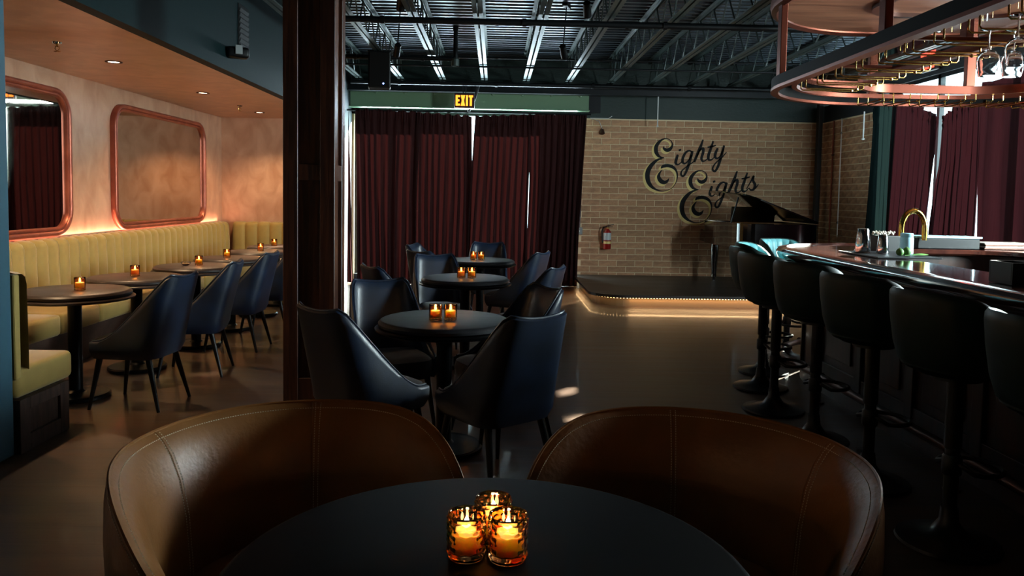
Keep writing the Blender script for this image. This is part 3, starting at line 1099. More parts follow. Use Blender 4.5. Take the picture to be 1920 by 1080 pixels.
place_votive(0.034, 1.46, 0.761, 'amber honeycomb-glass candle, front right on the foreground table', 0.45, True, gf, 1.02)
place_votive(0.005, 1.545, 0.761, 'amber honeycomb-glass candle standing behind the other two foreground candles', 0.4, True, gf, 1.0)

# ------------------------------------------------------------------ dining chairs


def make_chair():
    e = empty('dining_chair')
    n = 5.5

    def plan(phi):
        s_, c_ = math.sin(phi), math.cos(phi)
        r_ = 1 / ((abs(s_) ** n + abs(c_) ** n) ** (1 / n))
        return 0.245 * r_ * s_, -0.25 * r_ * c_
    NU, NV = 44, 10

    def shell(off):
        rows = []
        for i in range(NU + 1):
            phi = R(-131 + 262 * i / NU)
            x, y = plan(phi)
            k = min(1.0, max(0.0, (y + 0.215) / 0.37))
            h = 0.455 + 0.425 * (1 - k) ** 1.7
            if abs(phi) < R(45):
                h += 0.022 * (abs(phi) / R(45)) ** 2 - 0.004
            r = []
            z0 = 0.345
            for j in range(NV + 1):
                z = z0 + (h - z0) * j / NV
                q = max(0.0, z - 0.44)
                bk = max(0.0, -y / 0.25)
                xx = x * (1 - 0.12 * q / 0.44) * (1 + off * (-1) / 0.245)
                yy = y * (1 + off * (-1) / 0.25) - 0.26 * q * (0.35 + 0.65 * bk)
                if z < 0.42:
                    s2 = 1 - 0.10 * ((0.42 - z) / 0.075) ** 2
                    xx *= s2
                    yy *= s2
                r.append((xx, yy, z))
            rows.append(r)
        return rows
    a, b = shell(0.0), shell(0.03)
    # closed cross-section: outer up, rounded top, inner down
    rows = []
    for ra, rb in zip(a, b):
        top = [(ra[-1][k] * 0.5 + rb[-1][k] * 0.5 + (0.010 if k == 2 else 0)) for k in range(3)]
        rows.append(ra + [tuple(top)] + rb[::-1])
    mb = MB()
    V = mb.grid(rows, closed_v=True)
    mb.bm.faces.new(V[0])
    mb.bm.faces.new(V[-1][::-1])
    mb.build('back_shell', 'navy_leather', e, True, 60)
    # piping along the top edge
    pts = [(r[NV + 1][0], r[NV + 1][1], r[NV + 1][2] + 0.002) for r in rows]
    MB().tube(pts, 0.006, 6).build('piping', 'navy_leather', e, True)
    # seat
    mb = MB()
    prof = [(0.0, 0.345), (0.86, 0.345), (0.95, 0.375), (0.97, 0.42), (0.93, 0.458), (0.78, 0.475), (0.4, 0.482), (0, 0.484)]
    rings = []
    for (k, z) in prof[1:-1]:
        ring = []
        for i in range(40):
            t = 2 * PI * i / 40
            s_, c_ = math.sin(t), math.cos(t)
            r_ = 1 / ((abs(s_) ** 4 + abs(c_) ** 4) ** 0.25)
            ring.append((0.222 * k * r_ * s_, 0.02 + 0.235 * k * r_ * c_, z))
        rings.append(ring)
    V = mb.grid(rings, closed_v=True)
    mb.bm.faces.new(V[0][::-1])
    mb.bm.faces.new(V[-1])
    mb.build('seat', 'seat_cloth', e, True, 50)
    for sx in (-1, 1):
        for sy in (-1, 1):
            MB().cyl((sx * 0.165, sy * 0.165 + 0.0, 0.36), (sx * 0.205, sy * 0.225 + (-0.03 if sy < 0 else 0.0), 0.0), 0.021, 0.011, n=10).build('leg', 'black_wood', e, True)
    return e


CH = make_chair()
used = [False]


def chair(label, x, y, dx, dy, group):
    c = CH if not used[0] else copy_tree(CH)
    used[0] = True
    c.location = (x, y, 0)
    c.rotation_euler = (0, 0, face_rz(dx, dy))
    return tag(c, label, 'chair', group)


def chair_back(label, bx, by, dx, dy, group):
    L = math.hypot(dx, dy)
    return chair(label, bx + 0.33 * dx / L, by + 0.33 * dy / L, dx, dy, group)


ga = 'navy chairs around the nearest middle table'
chair_back('navy leather dining chair at the pillar foot, back turned to the camera', -0.87, 3.79, 0.60, 0.62, ga)
chair_back('navy leather dining chair nearest the camera, right front of the nearest middle table', 0.21, 3.64, -0.56, 0.72, ga)
chair_back('navy leather dining chair with blue-lit inner back, left behind the nearest middle table', -0.76, 5.05, 0.36, -0.80, ga)
chair_back('navy leather dining chair right behind the nearest middle table', 0.33, 4.79, -0.62, -0.32, ga)
gb2 = 'navy chairs around the second middle table'
chair_back('navy leather dining chair with blue-lit inner back behind the second middle table', -0.57, 7.22, 0.22, -0.72, gb2)
chair_back('navy leather dining chair right of the second middle table, lit blue edge', 0.50, 6.12, -0.72, 0.30, gb2)
chair_back('navy leather dining chair left of the second middle table beside the pillar', -0.97, 5.98, 0.72, 0.42, gb2)
gc = 'navy chairs around the farthest middle table'
chair_back('navy leather dining chair right of the farthest middle table, seen from the side', 0.48, 7.70, -0.80, 0.36, gc)
chair_back('navy leather dining chair farthest left by the red curtains', -0.93, 8.62, 0.82, -0.20, gc)
chair_back('navy leather dining chair left front of the farthest middle table', -0.76, 7.62, 0.60, 0.62, gc)
chair_back('navy leather dining chair behind the farthest middle table, facing the camera', -0.08, 9.16, -0.05, -1, gc)
gd = 'navy chairs along the banquette tables'
chair('navy leather dining chair at the first banquette table, nearest the camera', -2.43, 5.25, -0.99, 0.10, gd)
chair('navy leather dining chair at the second banquette table', -2.41, 6.18, -0.99, -0.12, gd)
chair('navy leather dining chair at the third banquette table', -2.40, 7.16, -1, 0.03, gd)
chair('navy leather dining chair at the fourth banquette table, half behind the pillar', -2.38, 8.08, -1, 0.0, gd)

# ------------------------------------------------------------------ tan tub chairs


def make_tub():
    """local: back toward +Y, opening toward -Y"""
    e = empty('tub_chair')
    A = 136

    def ridge(a):
        a = abs(math.degrees(a))
        tab = [(0, 0.815), (60, 0.812), (75, 0.80), (88, 0.765), (98, 0.715), (108, 0.655), (118, 0.59), (128, 0.52), (137, 0.45)]
        return lerp_tab(tab, a)
    NU = 96

    def P(a, r_, z):
        return (r_ * math.sin(a), r_ * math.cos(a), z)
    outer, inner = [], []
    RO = 0.45
    for i in range(NU + 1):
        a = R(-A + 2 * A * i / NU)
        h = ridge(a)
        # soften the table with local averaging
        h = (h + ridge(a - 0.07) + ridge(a + 0.07) + ridge(a - 0.14) + ridge(a + 0.14)) / 5
        ro = []
        for t, rr in ((0, 0.385), (0.12, 0.405), (0.35, 0.435), (0.6, 0.453), (0.8, 0.458), (0.93, 0.455), (1.0, 0.447)):
            ro.append(P(a, rr, 0.10 + (h - 0.10) * t))
        ri = []
        for t, rr in ((1.0, 0.443), (0.985, 0.432), (0.95, 0.415), (0.88, 0.392), (0.75, 0.365), (0.55, 0.345), (0.30, 0.335), (0.0, 0.33)):
            ri.append(P(a, rr, 0.32 + (h - 0.32) * t if h > 0.36 else 0.32 + 0.04 * t))
        outer.append(ro)
        inner.append(ri)
    m_ = MB()
    V = m_.grid(outer)
    m_.build('outer_shell', 'tan_leather', e, True, 70)
    m_ = MB()
    V = m_.grid(inner)
    m_.build('inner_back', 'tan_leather', e, True, 70)
    # arm front caps
    for idx in (0, -1):
        m_ = MB()
        pts = outer[idx] + inner[idx] + [P(R(-A if idx == 0 else A), 0.33, 0.10)]
        m_.bm.faces.new([m_.bm.verts.new(q) for q in pts])
        m_.build('arm_front', 'tan_leather', e)
    # raised welt along the ridge
    rp = [outer[i][-1] for i in range(NU + 1)]
    MB().tube([(x * 0.995, y * 0.995, z + 0.001) for x, y, z in rp], 0.0045, 6).build('welt', 'tan_leather', e, True)
    # stitches either side of the ridge and along the two seams
    st = MB()
    rows_ = []
    fine = 4
    for side, arr, i0, i1, w_ in (('o', outer, 5, 6, 0.75), ('i', inner, 1, 2, 0.5)):
        line = [Vector(arr[i][i0]).lerp(Vector(arr[i][i1]), w_) for i in range(NU + 1)]
        rows_.append(line)

    def stitches(line, step=0.0075, ln=0.0045, off=0.0):
        acc = 0.0
        for p0, p1 in zip(line, line[1:]):
            L = (p1 - p0).length
            d = (p1 - p0).normalized()
            t = step - acc
            while t < L:
                c = p0 + d * t
                st.cyl(c - d * ln / 2, c + d * ln / 2, 0.0014, n=4, cap=False)
                t += step
            acc = (acc + L) % step
    for ln in rows_:
        stitches(ln)
    for sgn in (-1, 1):
        for da in (-0.018, 0.018):
            a = R(33.5 * sgn) + da
            f = (a + R(A)) / (2 * R(A)) * NU
            i = int(f)
            k = f - i
            line = [Vector(inner[i][j]).lerp(Vector(inner[i + 1][j]), k) * 0.999 for j in range(len(inner[0]))]
            line = [Vector((v.x * 0.998, v.y * 0.998, v.z)) for v in line]
            stitches(line)
    so = st.build('stitching', 'stitch', e)
    so['kind'] = 'stuff'
    for sgn in (-1, 1):
        a = R(33.5 * sgn)
        f = (a + R(A)) / (2 * R(A)) * NU
        i = int(f)
        MB().tube([Vector((inner[i][j][0], inner[i][j][1], inner[i][j][2])) for j in range(len(inner[0]))], 0.0025, 5).build('seam', 'tan_leather', e, True)
    MB().lathe([(0, 0.30), (0.31, 0.30), (0.335, 0.33), (0.335, 0.40), (0.315, 0.44), (0.25, 0.455), (0, 0.46)], 40).build('seat_cushion', 'tan_leather', e, True)
    MB().lathe([(0, 0.09), (0.37, 0.09), (0.385, 0.11), (0.385, 0.30), (0.33, 0.32), (0, 0.32)], 40).build('seat_base', 'tan_leather', e, True)
    MB().lathe([(0, 0.0), (0.26, 0.0), (0.265, 0.012), (0.05, 0.03), (0.04, 0.09), (0, 0.09)], 32).build('swivel_base', 'table_metal', e, True)
    return e


tub = make_tub()
tub.location = (-0.485, 1.95, 0)
tub.rotation_euler = (0, 0, R(41.5))
tag(tub, 'tan leather tub chair at left of the foreground table', 'armchair', 'tan leather tub chairs')
t2 = copy_tree(tub)
t2.location = (0.50, 1.91, 0)
t2.rotation_euler = (0, 0, R(-41.5))
tag(t2, 'tan leather tub chair at right of the foreground table', 'armchair', 'tan leather tub chairs')

# ------------------------------------------------------------------ stage
e = struct(empty('stage_platform', (0, 0, 0)), 'low dark stage platform with glowing warm light strip under its edge')


def stage_poly(off):
    x0, y0, r_ = 1.30 + off, 10.16 + off, 0.45
    pts = [(XR - 0.01, y0), (XR - 0.01, YB - 0.005), (x0, YB - 0.005)]
    for k in range(9):
        a = R(180 + 90 * k / 8)
        pts.append((x0 + r_ + r_ * math.cos(a), y0 + r_ + r_ * math.sin(a)))
    return pts


MB().prism(stage_poly(0.0), 0.122, 0.160).build('stage_deck', 'stage_black', e)
MB().prism(stage_poly(0.07), 0.0, 0.121).build('stage_riser', 'stage_riser', e)
lm = MB()
pl = stage_poly(0.03)
path = [pl[2]] + pl[3:] + [pl[0]]
led_pts = []
for a, b in zip(path, path[1:]):
    a, b = Vector((*a, 0)), Vector((*b, 0))
    n = max(1, int((b - a).length / 0.04))
    for k in range(n):
        led_pts.append(a.lerp(b, k / n))
for q in led_pts:
    lm.box((q.x, q.y, 0.1185), (0.014, 0.014, 0.006))
o = lm.build('led_strip', 'led', e)
o['kind'] = 'stuff'
l = area('stage_strip_lamp', (3.6, 10.195, 0.115), (0, -0.25, -1), 3.6, 0.02, 9.0, (1.0, 0.60, 0.28))
l.parent = e
l = area('stage_strip_lamp', (1.33, 11.6, 0.115), (-0.25, 0, -1), 0.02, 2.2, 3.0, (1.0, 0.55, 0.25))
l.parent = e

# ------------------------------------------------------------------ lettering on the brick
sg = thing('wall_lettering', 'black and gold script lettering Eighty Eights painted on the brick wall', 'sign', (3.425, YB - 0.0115, 1.765))
K = 0.001564


def smooth_pts(P_, sub=6):
    """catmull-rom through (x, y, w)"""
    out = []
    n = len(P_)
    for i in range(n - 1):
        p0, p1, p2, p3 = P_[max(i - 1, 0)], P_[i], P_[i + 1], P_[min(i + 2, n - 1)]
        for s_ in range(sub):
            t = s_ / sub
            out.append(tuple(0.5 * ((2 * p1[k]) + (-p0[k] + p2[k]) * t + (2 * p0[k] - 5 * p1[k] + 4 * p2[k] - p3[k]) * t * t
                                    + (-p0[k] + 3 * p1[k] - 3 * p2[k] + p3[k]) * t ** 3) for k in range(3)))
    out.append(P_[-1])
    return out


def ribbon(mb, P_, dx=0, dy=0, dep=0.0, th=0.002, grow=0):
    q = smooth_pts(P_)
    L, Rr = [], []
    for i, (x, y, w_) in enumerate(q):
        a, b = q[max(i - 1, 0)], q[min(i + 1, len(q) - 1)]
        tx, ty = b[0] - a[0], b[1] - a[1]
        n = math.hypot(tx, ty) or 1
        nx, ny = -ty / n, tx / n
        hw = max(1.0, w_) / 2 + grow
        L.append((x + nx * hw + dx, y + ny * hw + dy))
        Rr.append((x - nx * hw + dx, y - ny * hw + dy))
    rows = []
    for k in range(len(q)):
        def p3(c, d):
            return ((c[0] - 710) * K, d, (560 - c[1]) * K)
        rows.append([p3(L[k], -dep), p3(Rr[k], -dep), p3(Rr[k], -dep + th), p3(L[k], -dep + th)])
    V = mb.grid(rows, closed_v=True)
    mb.bm.faces.new(V[0])
    mb.bm.faces.new(V[-1][::-1])


E_strokes = [
    [(290, 205, 5), (300, 232, 26), (335, 246, 38), (368, 226, 34), (386, 188, 16), (374, 150, 9), (335, 126, 8), (285, 130, 16), (240, 165, 32), (214, 210, 40),
     (214, 262, 42), (236, 302, 32), (266, 320, 18), (302, 323, 4)],
    [(302, 327, 4), (245, 342, 20), (185, 388, 38), (142, 450, 48), (128, 515, 50), (142, 585, 46), (182, 638, 32), (242, 670, 14), (310, 678, 7), (380, 655, 7), (430, 598, 8),
     (450, 530, 10), (440, 470, 18), (402, 426, 32), (345, 408, 36), (292, 418, 32), (272, 440, 8)],
    [(286, 452, 5), (258, 490, 22), (250, 532, 38), (274, 572, 46), (312, 588, 40), (343, 572, 26), (361, 542, 4)],
]
ighty = {
    'i': [[(466, 230, 26), (470, 244, 30), (473, 250, 20)], [(448, 290, 22), (432, 345, 30), (428, 378, 28), (446, 396, 18), (472, 384, 12), (503, 352, 10)]],
    'g': [[(598, 262, 14), (570, 246, 18), (532, 266, 24), (504, 320, 28), (502, 368, 26), (528, 382, 18), (566, 346, 14), (594, 290, 18)],
          [(604, 248, 24), (584, 330, 30), (556, 430, 28), (528, 500, 22), (505, 516, 20), (488, 492, 20), (504, 452, 14), (555, 408, 12), (605, 372, 12), (634, 348, 10)]],
    'h': [[(712, 126, 16), (690, 195, 28), (655, 285, 30), (624, 366, 26)], [(648, 312, 12), (682, 240, 18), (716, 220, 26), (718, 262, 28), (702, 318, 28), (712, 352, 22), (742, 348, 13), (772, 318, 9)]],
    't': [[(822, 140, 16), (798, 220, 28), (774, 298, 30), (782, 338, 24), (812, 336, 14), (842, 304, 9)], [(762, 206, 14), (800, 200, 20), (852, 184, 12)]],
    'y': [[(872, 214, 22), (850, 268, 30), (848, 308, 28), (874, 322, 18), (908, 286, 12), (938, 214, 14)],
          [(940, 182, 20), (916, 284, 30), (886, 394, 28), (856, 454, 24), (832, 452, 22), (826, 422, 18), (858, 368, 14), (920, 312, 12), (968, 254, 8)]],
}
s_str = [[(1196, 640, 8), (1240, 560, 16), (1268, 502, 20), (1264, 548, 24), (1286, 596, 30), (1276, 640, 26), (1244, 652, 20), (1222, 630, 12)], [(1276, 642, 12), (1302, 620, 12), (1324, 586, 7)]]
for (ox, oy) in ((0, 0), (379, 331)):
    g_ = MB()
    for s_ in E_strokes:
        ribbon(g_, s_, ox - 20, oy + 18, 0.0, 0.0015, 4)
    g_.build('letter_shadow', 'sign_gold', sg, recalc=True)
    g_ = MB()
    for s_ in E_strokes:
        ribbon(g_, s_, ox, oy, 0.002, 0.0015)
    g_.build('letter', 'sign_black', sg)
for ch in 'ighty':
    g_ = MB()
    for s_ in ighty[ch]:
        ribbon(g_, s_, 0, 0, 0.001, 0.002)
    g_.build('letter', 'sign_black', sg)
for ch in 'ight':
    g_ = MB()
    for s_ in ighty[ch]:
        ribbon(g_, s_, 377, 328, 0.001, 0.002)
    g_.build('letter', 'sign_black', sg)
g_ = MB()
for s_ in s_str:
    ribbon(g_, s_, 0, 0, 0.001, 0.002)
g_.build('letter', 'sign_black', sg)

# ------------------------------------------------------------------ fire extinguisher and wall fittings
e = thing('fire_extinguisher', 'red fire extinguisher with a pale label hung on the brick wall', 'extinguisher', (1.86, YB - 0.09, 0.60))
MB().lathe([(0, 0), (0.058, 0.0), (0.064, 0.012), (0.064, 0.27), (0.055, 0.30), (0.03, 0.325), (0.025, 0.34), (0, 0.34)], 20).build('cylinder_body', 'red_paint', e, True)
MB().lathe([(0.0655, 0.15), (0.0655, 0.27)], 20).build('paper_label', 'ext_label', e, True)
MB().lathe([(0.0658, 0.09), (0.0658, 0.13)], 20).build('paper_label', 'sign_gold', e, True)
MB().cyl((0, 0, 0.335), (0, 0, 0.385), 0.02, n=10).build('valve', 'brass', e, True)
MB().box((0.04, 0, 0.395), (0.13, 0.02, 0.012), 0.003, Matrix.Rotation(R(-14), 3, 'Y')).box((0.035, 0, 0.37), (0.11, 0.02, 0.01), 0.003).build('handle', 'black_plastic', e)
MB().tube([(-0.02, 0, 0.37), (-0.07, 0, 0.36), (-0.09, 0, 0.30), (-0.085, 0, 0.18), (-0.075, 0, 0.10)], 0.011, 8).build('hose', 'black_plastic', e, True)
MB().lathe([(0, 0), (0.018, 0.0), (0.018, 0.03), (0, 0.03)], 10, (0.0, -0.03, 0.36)).build('pressure_gauge', 'chrome', e)
e = thing('wall_conduit', 'steel conduit with a switch box on the brick beside the curtain', 'conduit', (1.40, YB - 0.03, 0.84))
MB().cyl((0, 0, 0.1), (0.02, 0, 0.95), 0.014, n=8).build('conduit_tube', 'chrome', e, True)
MB().box((0, 0, 0.05), (0.10, 0.05, 0.12), 0.006).build('switch_box', 'grey_plastic', e)
MB().box((0, -0.028, 0.05), (0.012, 0.012, 0.03), 0.002).build('toggle', 'white_plastic', e)
e = thing('alarm_sensor', 'small brown sensor with a curled cable high on the brick', 'sensor', (1.74, YB - 0.02, 2.56))
MB().lathe([(0, 0.03), (0.03, 0.02), (0.05, -0.05), (0.02, -0.07), (0, -0.07)], 12).build('sensor_body', 'bronze', e, True)
MB().tube([(0, 0, 0.03), (-0.05, 0, 0.15), (-0.2, 0, 0.2), (0.1, 0, 0.2), (0.16, 0, 0.24)], 0.006, 6).build('cable', 'white_plastic', e, True)
e = thing('hanging_rod', 'thin white rod hanging above the painted lettering', 'rod', (2.59, 12.45, 2.60))
MB().cyl((0, 0, 0.03), (0, 0, 0.495), 0.009, n=8).build('rod_shaft', 'white_plastic', e, True)
MB().lathe([(0, 0), (0.016, 0.005), (0.016, 0.03), (0, 0.035)], 10).build('rod_tip', 'white_plastic', e, True)
e = thing('wall_pipe', 'bent pipe on the dark green wall above the brick', 'pipe', (3.5, YB - 0.05, 3.14))
MB().tube([(0, 0, 0.3), (0, 0, 0.02), (0.03, 0, 0), (0.45, 0, 0), (0.48, 0, 0.02), (0.5, 0, 0.1)], 0.016, 8).build('pipe_run', 'joist_steel', e, True)
MB().cyl((-0.02, 0, 0.16), (0.02, 0, 0.16), 0.026, n=10).build('clamp', 'dark_steel', e)
tag(MB().box((5.30, 12.62, 1.71), (0.07, 0.10, 3.10), 0.006).build('steel_column', 'black_paint'), 'slim black steel column at the brick corner behind the piano', 'column')
e = thing('corner_conduit', 'pale vertical conduit in the brick corner', 'conduit', (XR - 0.03, 12.35, 0.3))
MB().cyl((0, 0, 0), (0, 0, 2.45), 0.014, n=8).build('conduit_tube', 'copper_metal', e, True)
MB().cyl((-0.02, -0.02, 1.9), (-0.02, -0.1, 1.9), 0.012, n=8).build('clamp', 'chrome', e)
e = thing('pull_cord', 'thin bright vertical cord with knobs on the side brick wall', 'cord', (XR - 0.08, 11.95, 0.9))
MB().cyl((0, 0, 0), (0, 0, 1.85), 0.009, n=8).build('cord_line', 'white_plastic', e, True)
MB().box((0.04, 0, 1.84), (0.09, 0.03, 0.02)).box((0.04, 0, 0.02), (0.09, 0.03, 0.02)).build('bracket', 'chrome', e)
MB().lathe([(0, 0), (0.02, 0.01), (0.02, 0.04), (0, 0.05)], 10, (0, 0, 1.6)).lathe([(0, 0), (0.02, 0.01), (0.02, 0.04), (0, 0.05)], 10, (0, 0, 0.2)).build('knob', 'chrome', e, True)
e = thing('curtain_wand', 'short white pull wand hanging at the top of the side brick wall', 'rod', (XR - 0.07, 11.25, 2.36))
MB().cyl((0, 0, 0.03), (0, 0, 0.42), 0.011, n=8).build('rod_shaft', 'white_plastic', e, True)
MB().lathe([(0, 0), (0.024, 0.012), (0.024, 0.03), (0, 0.04)], 10).build('rod_tip', 'white_plastic', e, True)

# ------------------------------------------------------------------ grand piano on the stage
e = thing('grand_piano', 'glossy black grand piano with raised lid on the stage', 'piano', (4.02, 11.62, 0.16))


def pianopoly(g=0.0):
    pts = [(-0.72 - g, 0.75 + g), (0.72 + g, 0.75 + g), (0.72 + g, -0.60 - g)]
    for k in range(1, 6):
        a = R(90 * k / 5)
        pts.append((0.57 + (0.15 + g) * math.cos(a), -0.60 - (0.15 + g) * math.sin(a)))
    for k in range(0, 7):
        a = R(90 + 90 * k / 6)
        pts.append((-0.36 + (0.24 + g) * math.cos(a), -0.51 - (0.24 + g) * math.sin(a)))
    for t in range(1, 7):
        k = t / 6
        pts.append((-0.60 - g - 0.12 * (3 * k * k - 2 * k ** 3), -0.51 + 0.75 * k))
    return [(x * 0.88, y) for x, y in pts]


MB().prism(pianopoly(), 0.60, 0.93).build('case', 'gloss_black', e)
MB().prism(pianopoly(-0.05), 0.93, 0.934).build('soundboard', 'brass', e)
m_ = MB()
n_ = len(pianopoly())
rows = [[(x, y, 0.93) for x, y in pianopoly()], [(x, y, 0.955) for x, y in pianopoly()], [(x, y, 0.955) for x, y in pianopoly(-0.03)], [(x, y, 0.93) for x, y in pianopoly(-0.03)]]
m_.grid(rows, closed_u=True, closed_v=True)
m_.build('rim', 'gloss_black', e)
lid = MB().prism([(x - 0.634, y) for x, y in pianopoly(0.01)], 0.0, 0.02).build('lid', 'gloss_black', e)
lid.location = (0.634, 0, 0.96)
lid.rotation_euler = (0, R(20.5), 0)
MB().cyl((-0.52, -0.28, 0.95), (-0.43, -0.30, 1.335), 0.012, n=8).build('lid_prop', 'black_plastic', e)
MB().box((0.05, 0.46, 1.07), (0.70, 0.02, 0.24), 0.008, Matrix.Rotation(R(12), 3, 'X')).build('music_desk', 'gloss_black', e)
MB().box((0, 0.88, 0.67), (1.27, 0.28, 0.12), 0.01).build('key_bed', 'gloss_black', e)
kb = MB().box((0, 0.90, 0.742), (1.07, 0.15, 0.02)).build('keys', 'white_plastic', e)
m_ = MB()
for k in range(36):
    if k % 7 not in (2, 6):
        m_.box((-0.51 + k * 0.0295, 0.86, 0.757), (0.012, 0.09, 0.012))
m_.build('black_keys', 'gloss_black', kb)
for s_ in (-1, 1):
    MB().box((s_ * 0.58, 0.88, 0.76), (0.10, 0.28, 0.1), 0.02).build('key_block', 'gloss_black', e)
for (x, y) in ((-0.5, 0.6), (0.5, 0.6), (0.1, -0.52)):
    MB().lathe([(0.06, 0.60), (0.065, 0.5), (0.04, 0.12), (0.045, 0.06), (0.02, 0.05), (0.02, 0.0)], 14, (x, y, 0)).build('leg', 'gloss_black', e, True)

# ------------------------------------------------------------------ bar
BX0, BX1, BY0, BY1, BR = 2.30, 4.95, 0.6, 7.02, 1.0


def rt(off, z, k=12):
    """rounded rectangle offset outward by off"""
    r_ = BR + off
    pts = []
    for cx, cy, a0 in ((BX1 - BR, BY1 - BR, 0), (BX0 + BR, BY1 - BR, 90), (BX0 + BR, BY0 + BR, 180), (BX1 - BR, BY0 + BR, 270)):
        for i in range(k + 1):
            a = R(a0 + 90 * i / k)
            pts.append((cx + r_ * math.cos(a), cy + r_ * math.sin(a), z))
    return pts


def loft(prof, name, m, parent, smooth=True, ang=35):
    mb = MB()
    mb.grid([rt(o_, z_) for o_, z_ in prof], closed_u=True, closed_v=True)
    return mb.build(name, m, parent, smooth, ang)


bar = thing('bar_counter', 'rounded dark wood bar counter with glossy top at right', 'bar', (0, 0, 0))
loft([(-0.02, 0.985), (0.0, 1.0), (0.012, 1.03), (0.012, 1.055), (0.0, 1.075), (-0.03, 1.083), (-0.07, 1.083), (-0.085, 1.07), (-0.58, 1.07), (-0.59, 1.062),
      (-0.59, 1.035), (-0.57, 1.02), (-0.12, 1.02), (-0.06, 0.985)], 'counter_top', 'bar_top', bar)
loft([(-0.04, 0.94), (-0.035, 0.96), (-0.05, 0.985), (-0.25, 1.02), (-0.25, 0.92), (-0.08, 0.92)], 'edge_moulding', 'bar_wood', bar)
loft([(-0.24, 0.0), (-0.24, 1.02), (-0.50, 1.02), (-0.50, 0.0)], 'bar_body', 'bar_wood', bar)
loft([(-0.215, 0.0), (-0.215, 0.13), (-0.24, 0.14), (-0.245, 0.0)], 'plinth', 'bar_wood', bar)
# framed panels on the long side facing the stools and around the end
xf = BX0 + 0.24
yy = 1.9
while yy < 6.0:
    MB().box((xf - 0.012, yy, 0.53), (0.026, 0.09, 0.78), 0.004).build('stile', 'bar_wood', bar)
    if yy + 0.66 < 6.1:
        MB().box((xf - 0.008, yy + 0.33, 0.86), (0.018, 0.57, 0.09), 0.003).build('rail', 'bar_wood', bar)
        MB().box((xf - 0.008, yy + 0.33, 0.19), (0.018, 0.57, 0.09), 0.003).build('rail', 'bar_wood', bar)
        MB().box((xf - 0.006, yy + 0.33, 0.525), (0.014, 0.40, 0.46), 0.006).build('panel', 'bar_wood', bar)
    yy += 0.66
for k in range(1, 5):
    a = R(180 - k * 20)
    MB().box((BX0 + BR + 0.772 * math.cos(a), BY1 - BR + 0.772 * math.sin(a), 0.53), (0.026, 0.08, 0.78), 0.004, Matrix.Rotation(a, 3, 'Z')).build('stile', 'bar_wood', bar)
# foot rail
fr = thing('foot_rail', 'metal foot rail running around the base of the bar', 'foot rail', (0, 0, 0))
pts = [q for q in rt(-0.06, 0.20)][13:26] + [(BX0 + 0.06, 1.0, 0.20)]
pts = [(BX1 - BR, BY1 - 0.06, 0.20)] + pts
MB().tube(pts, 0.026, 10).build('rail_tube', 'bronze', fr, True)
for (x, y, dx, dy) in [(BX0 + 0.06, 5.45, 1, 0), (BX0 + 0.06, 3.8, 1, 0), (BX0 + 0.06, 2.2, 1, 0), (2.80, 6.83, 0.45, -0.9)]:
    MB().cyl((x, y, 0.0), (x, y, 0.20), 0.02, n=10).cyl((x, y, 0.0), (x, y, 0.012), 0.045, n=14).cyl((x - dy * 0.045, y + dx * 0.045, 0.2), (x + dy * 0.045, y - dx * 0.045, 0.2), 0.033, n=12).build('rail_post', 'bronze', fr, True)
# back counter inside the well
e = thing('under_counter', 'dark work counter inside the bar well', 'counter', (3.62, 4.0, 0))
MB().box((0.42, 0.2, 0.42), (0.55, 4.0, 0.84), 0.01).build('cabinet', 'black_paint', e)
MB().box((0.42, 0.2, 0.86), (0.58, 4.04, 0.035), 0.006).build('steel_top', 'dark_steel', e)

# ------------------------------------------------------------------ bar stools


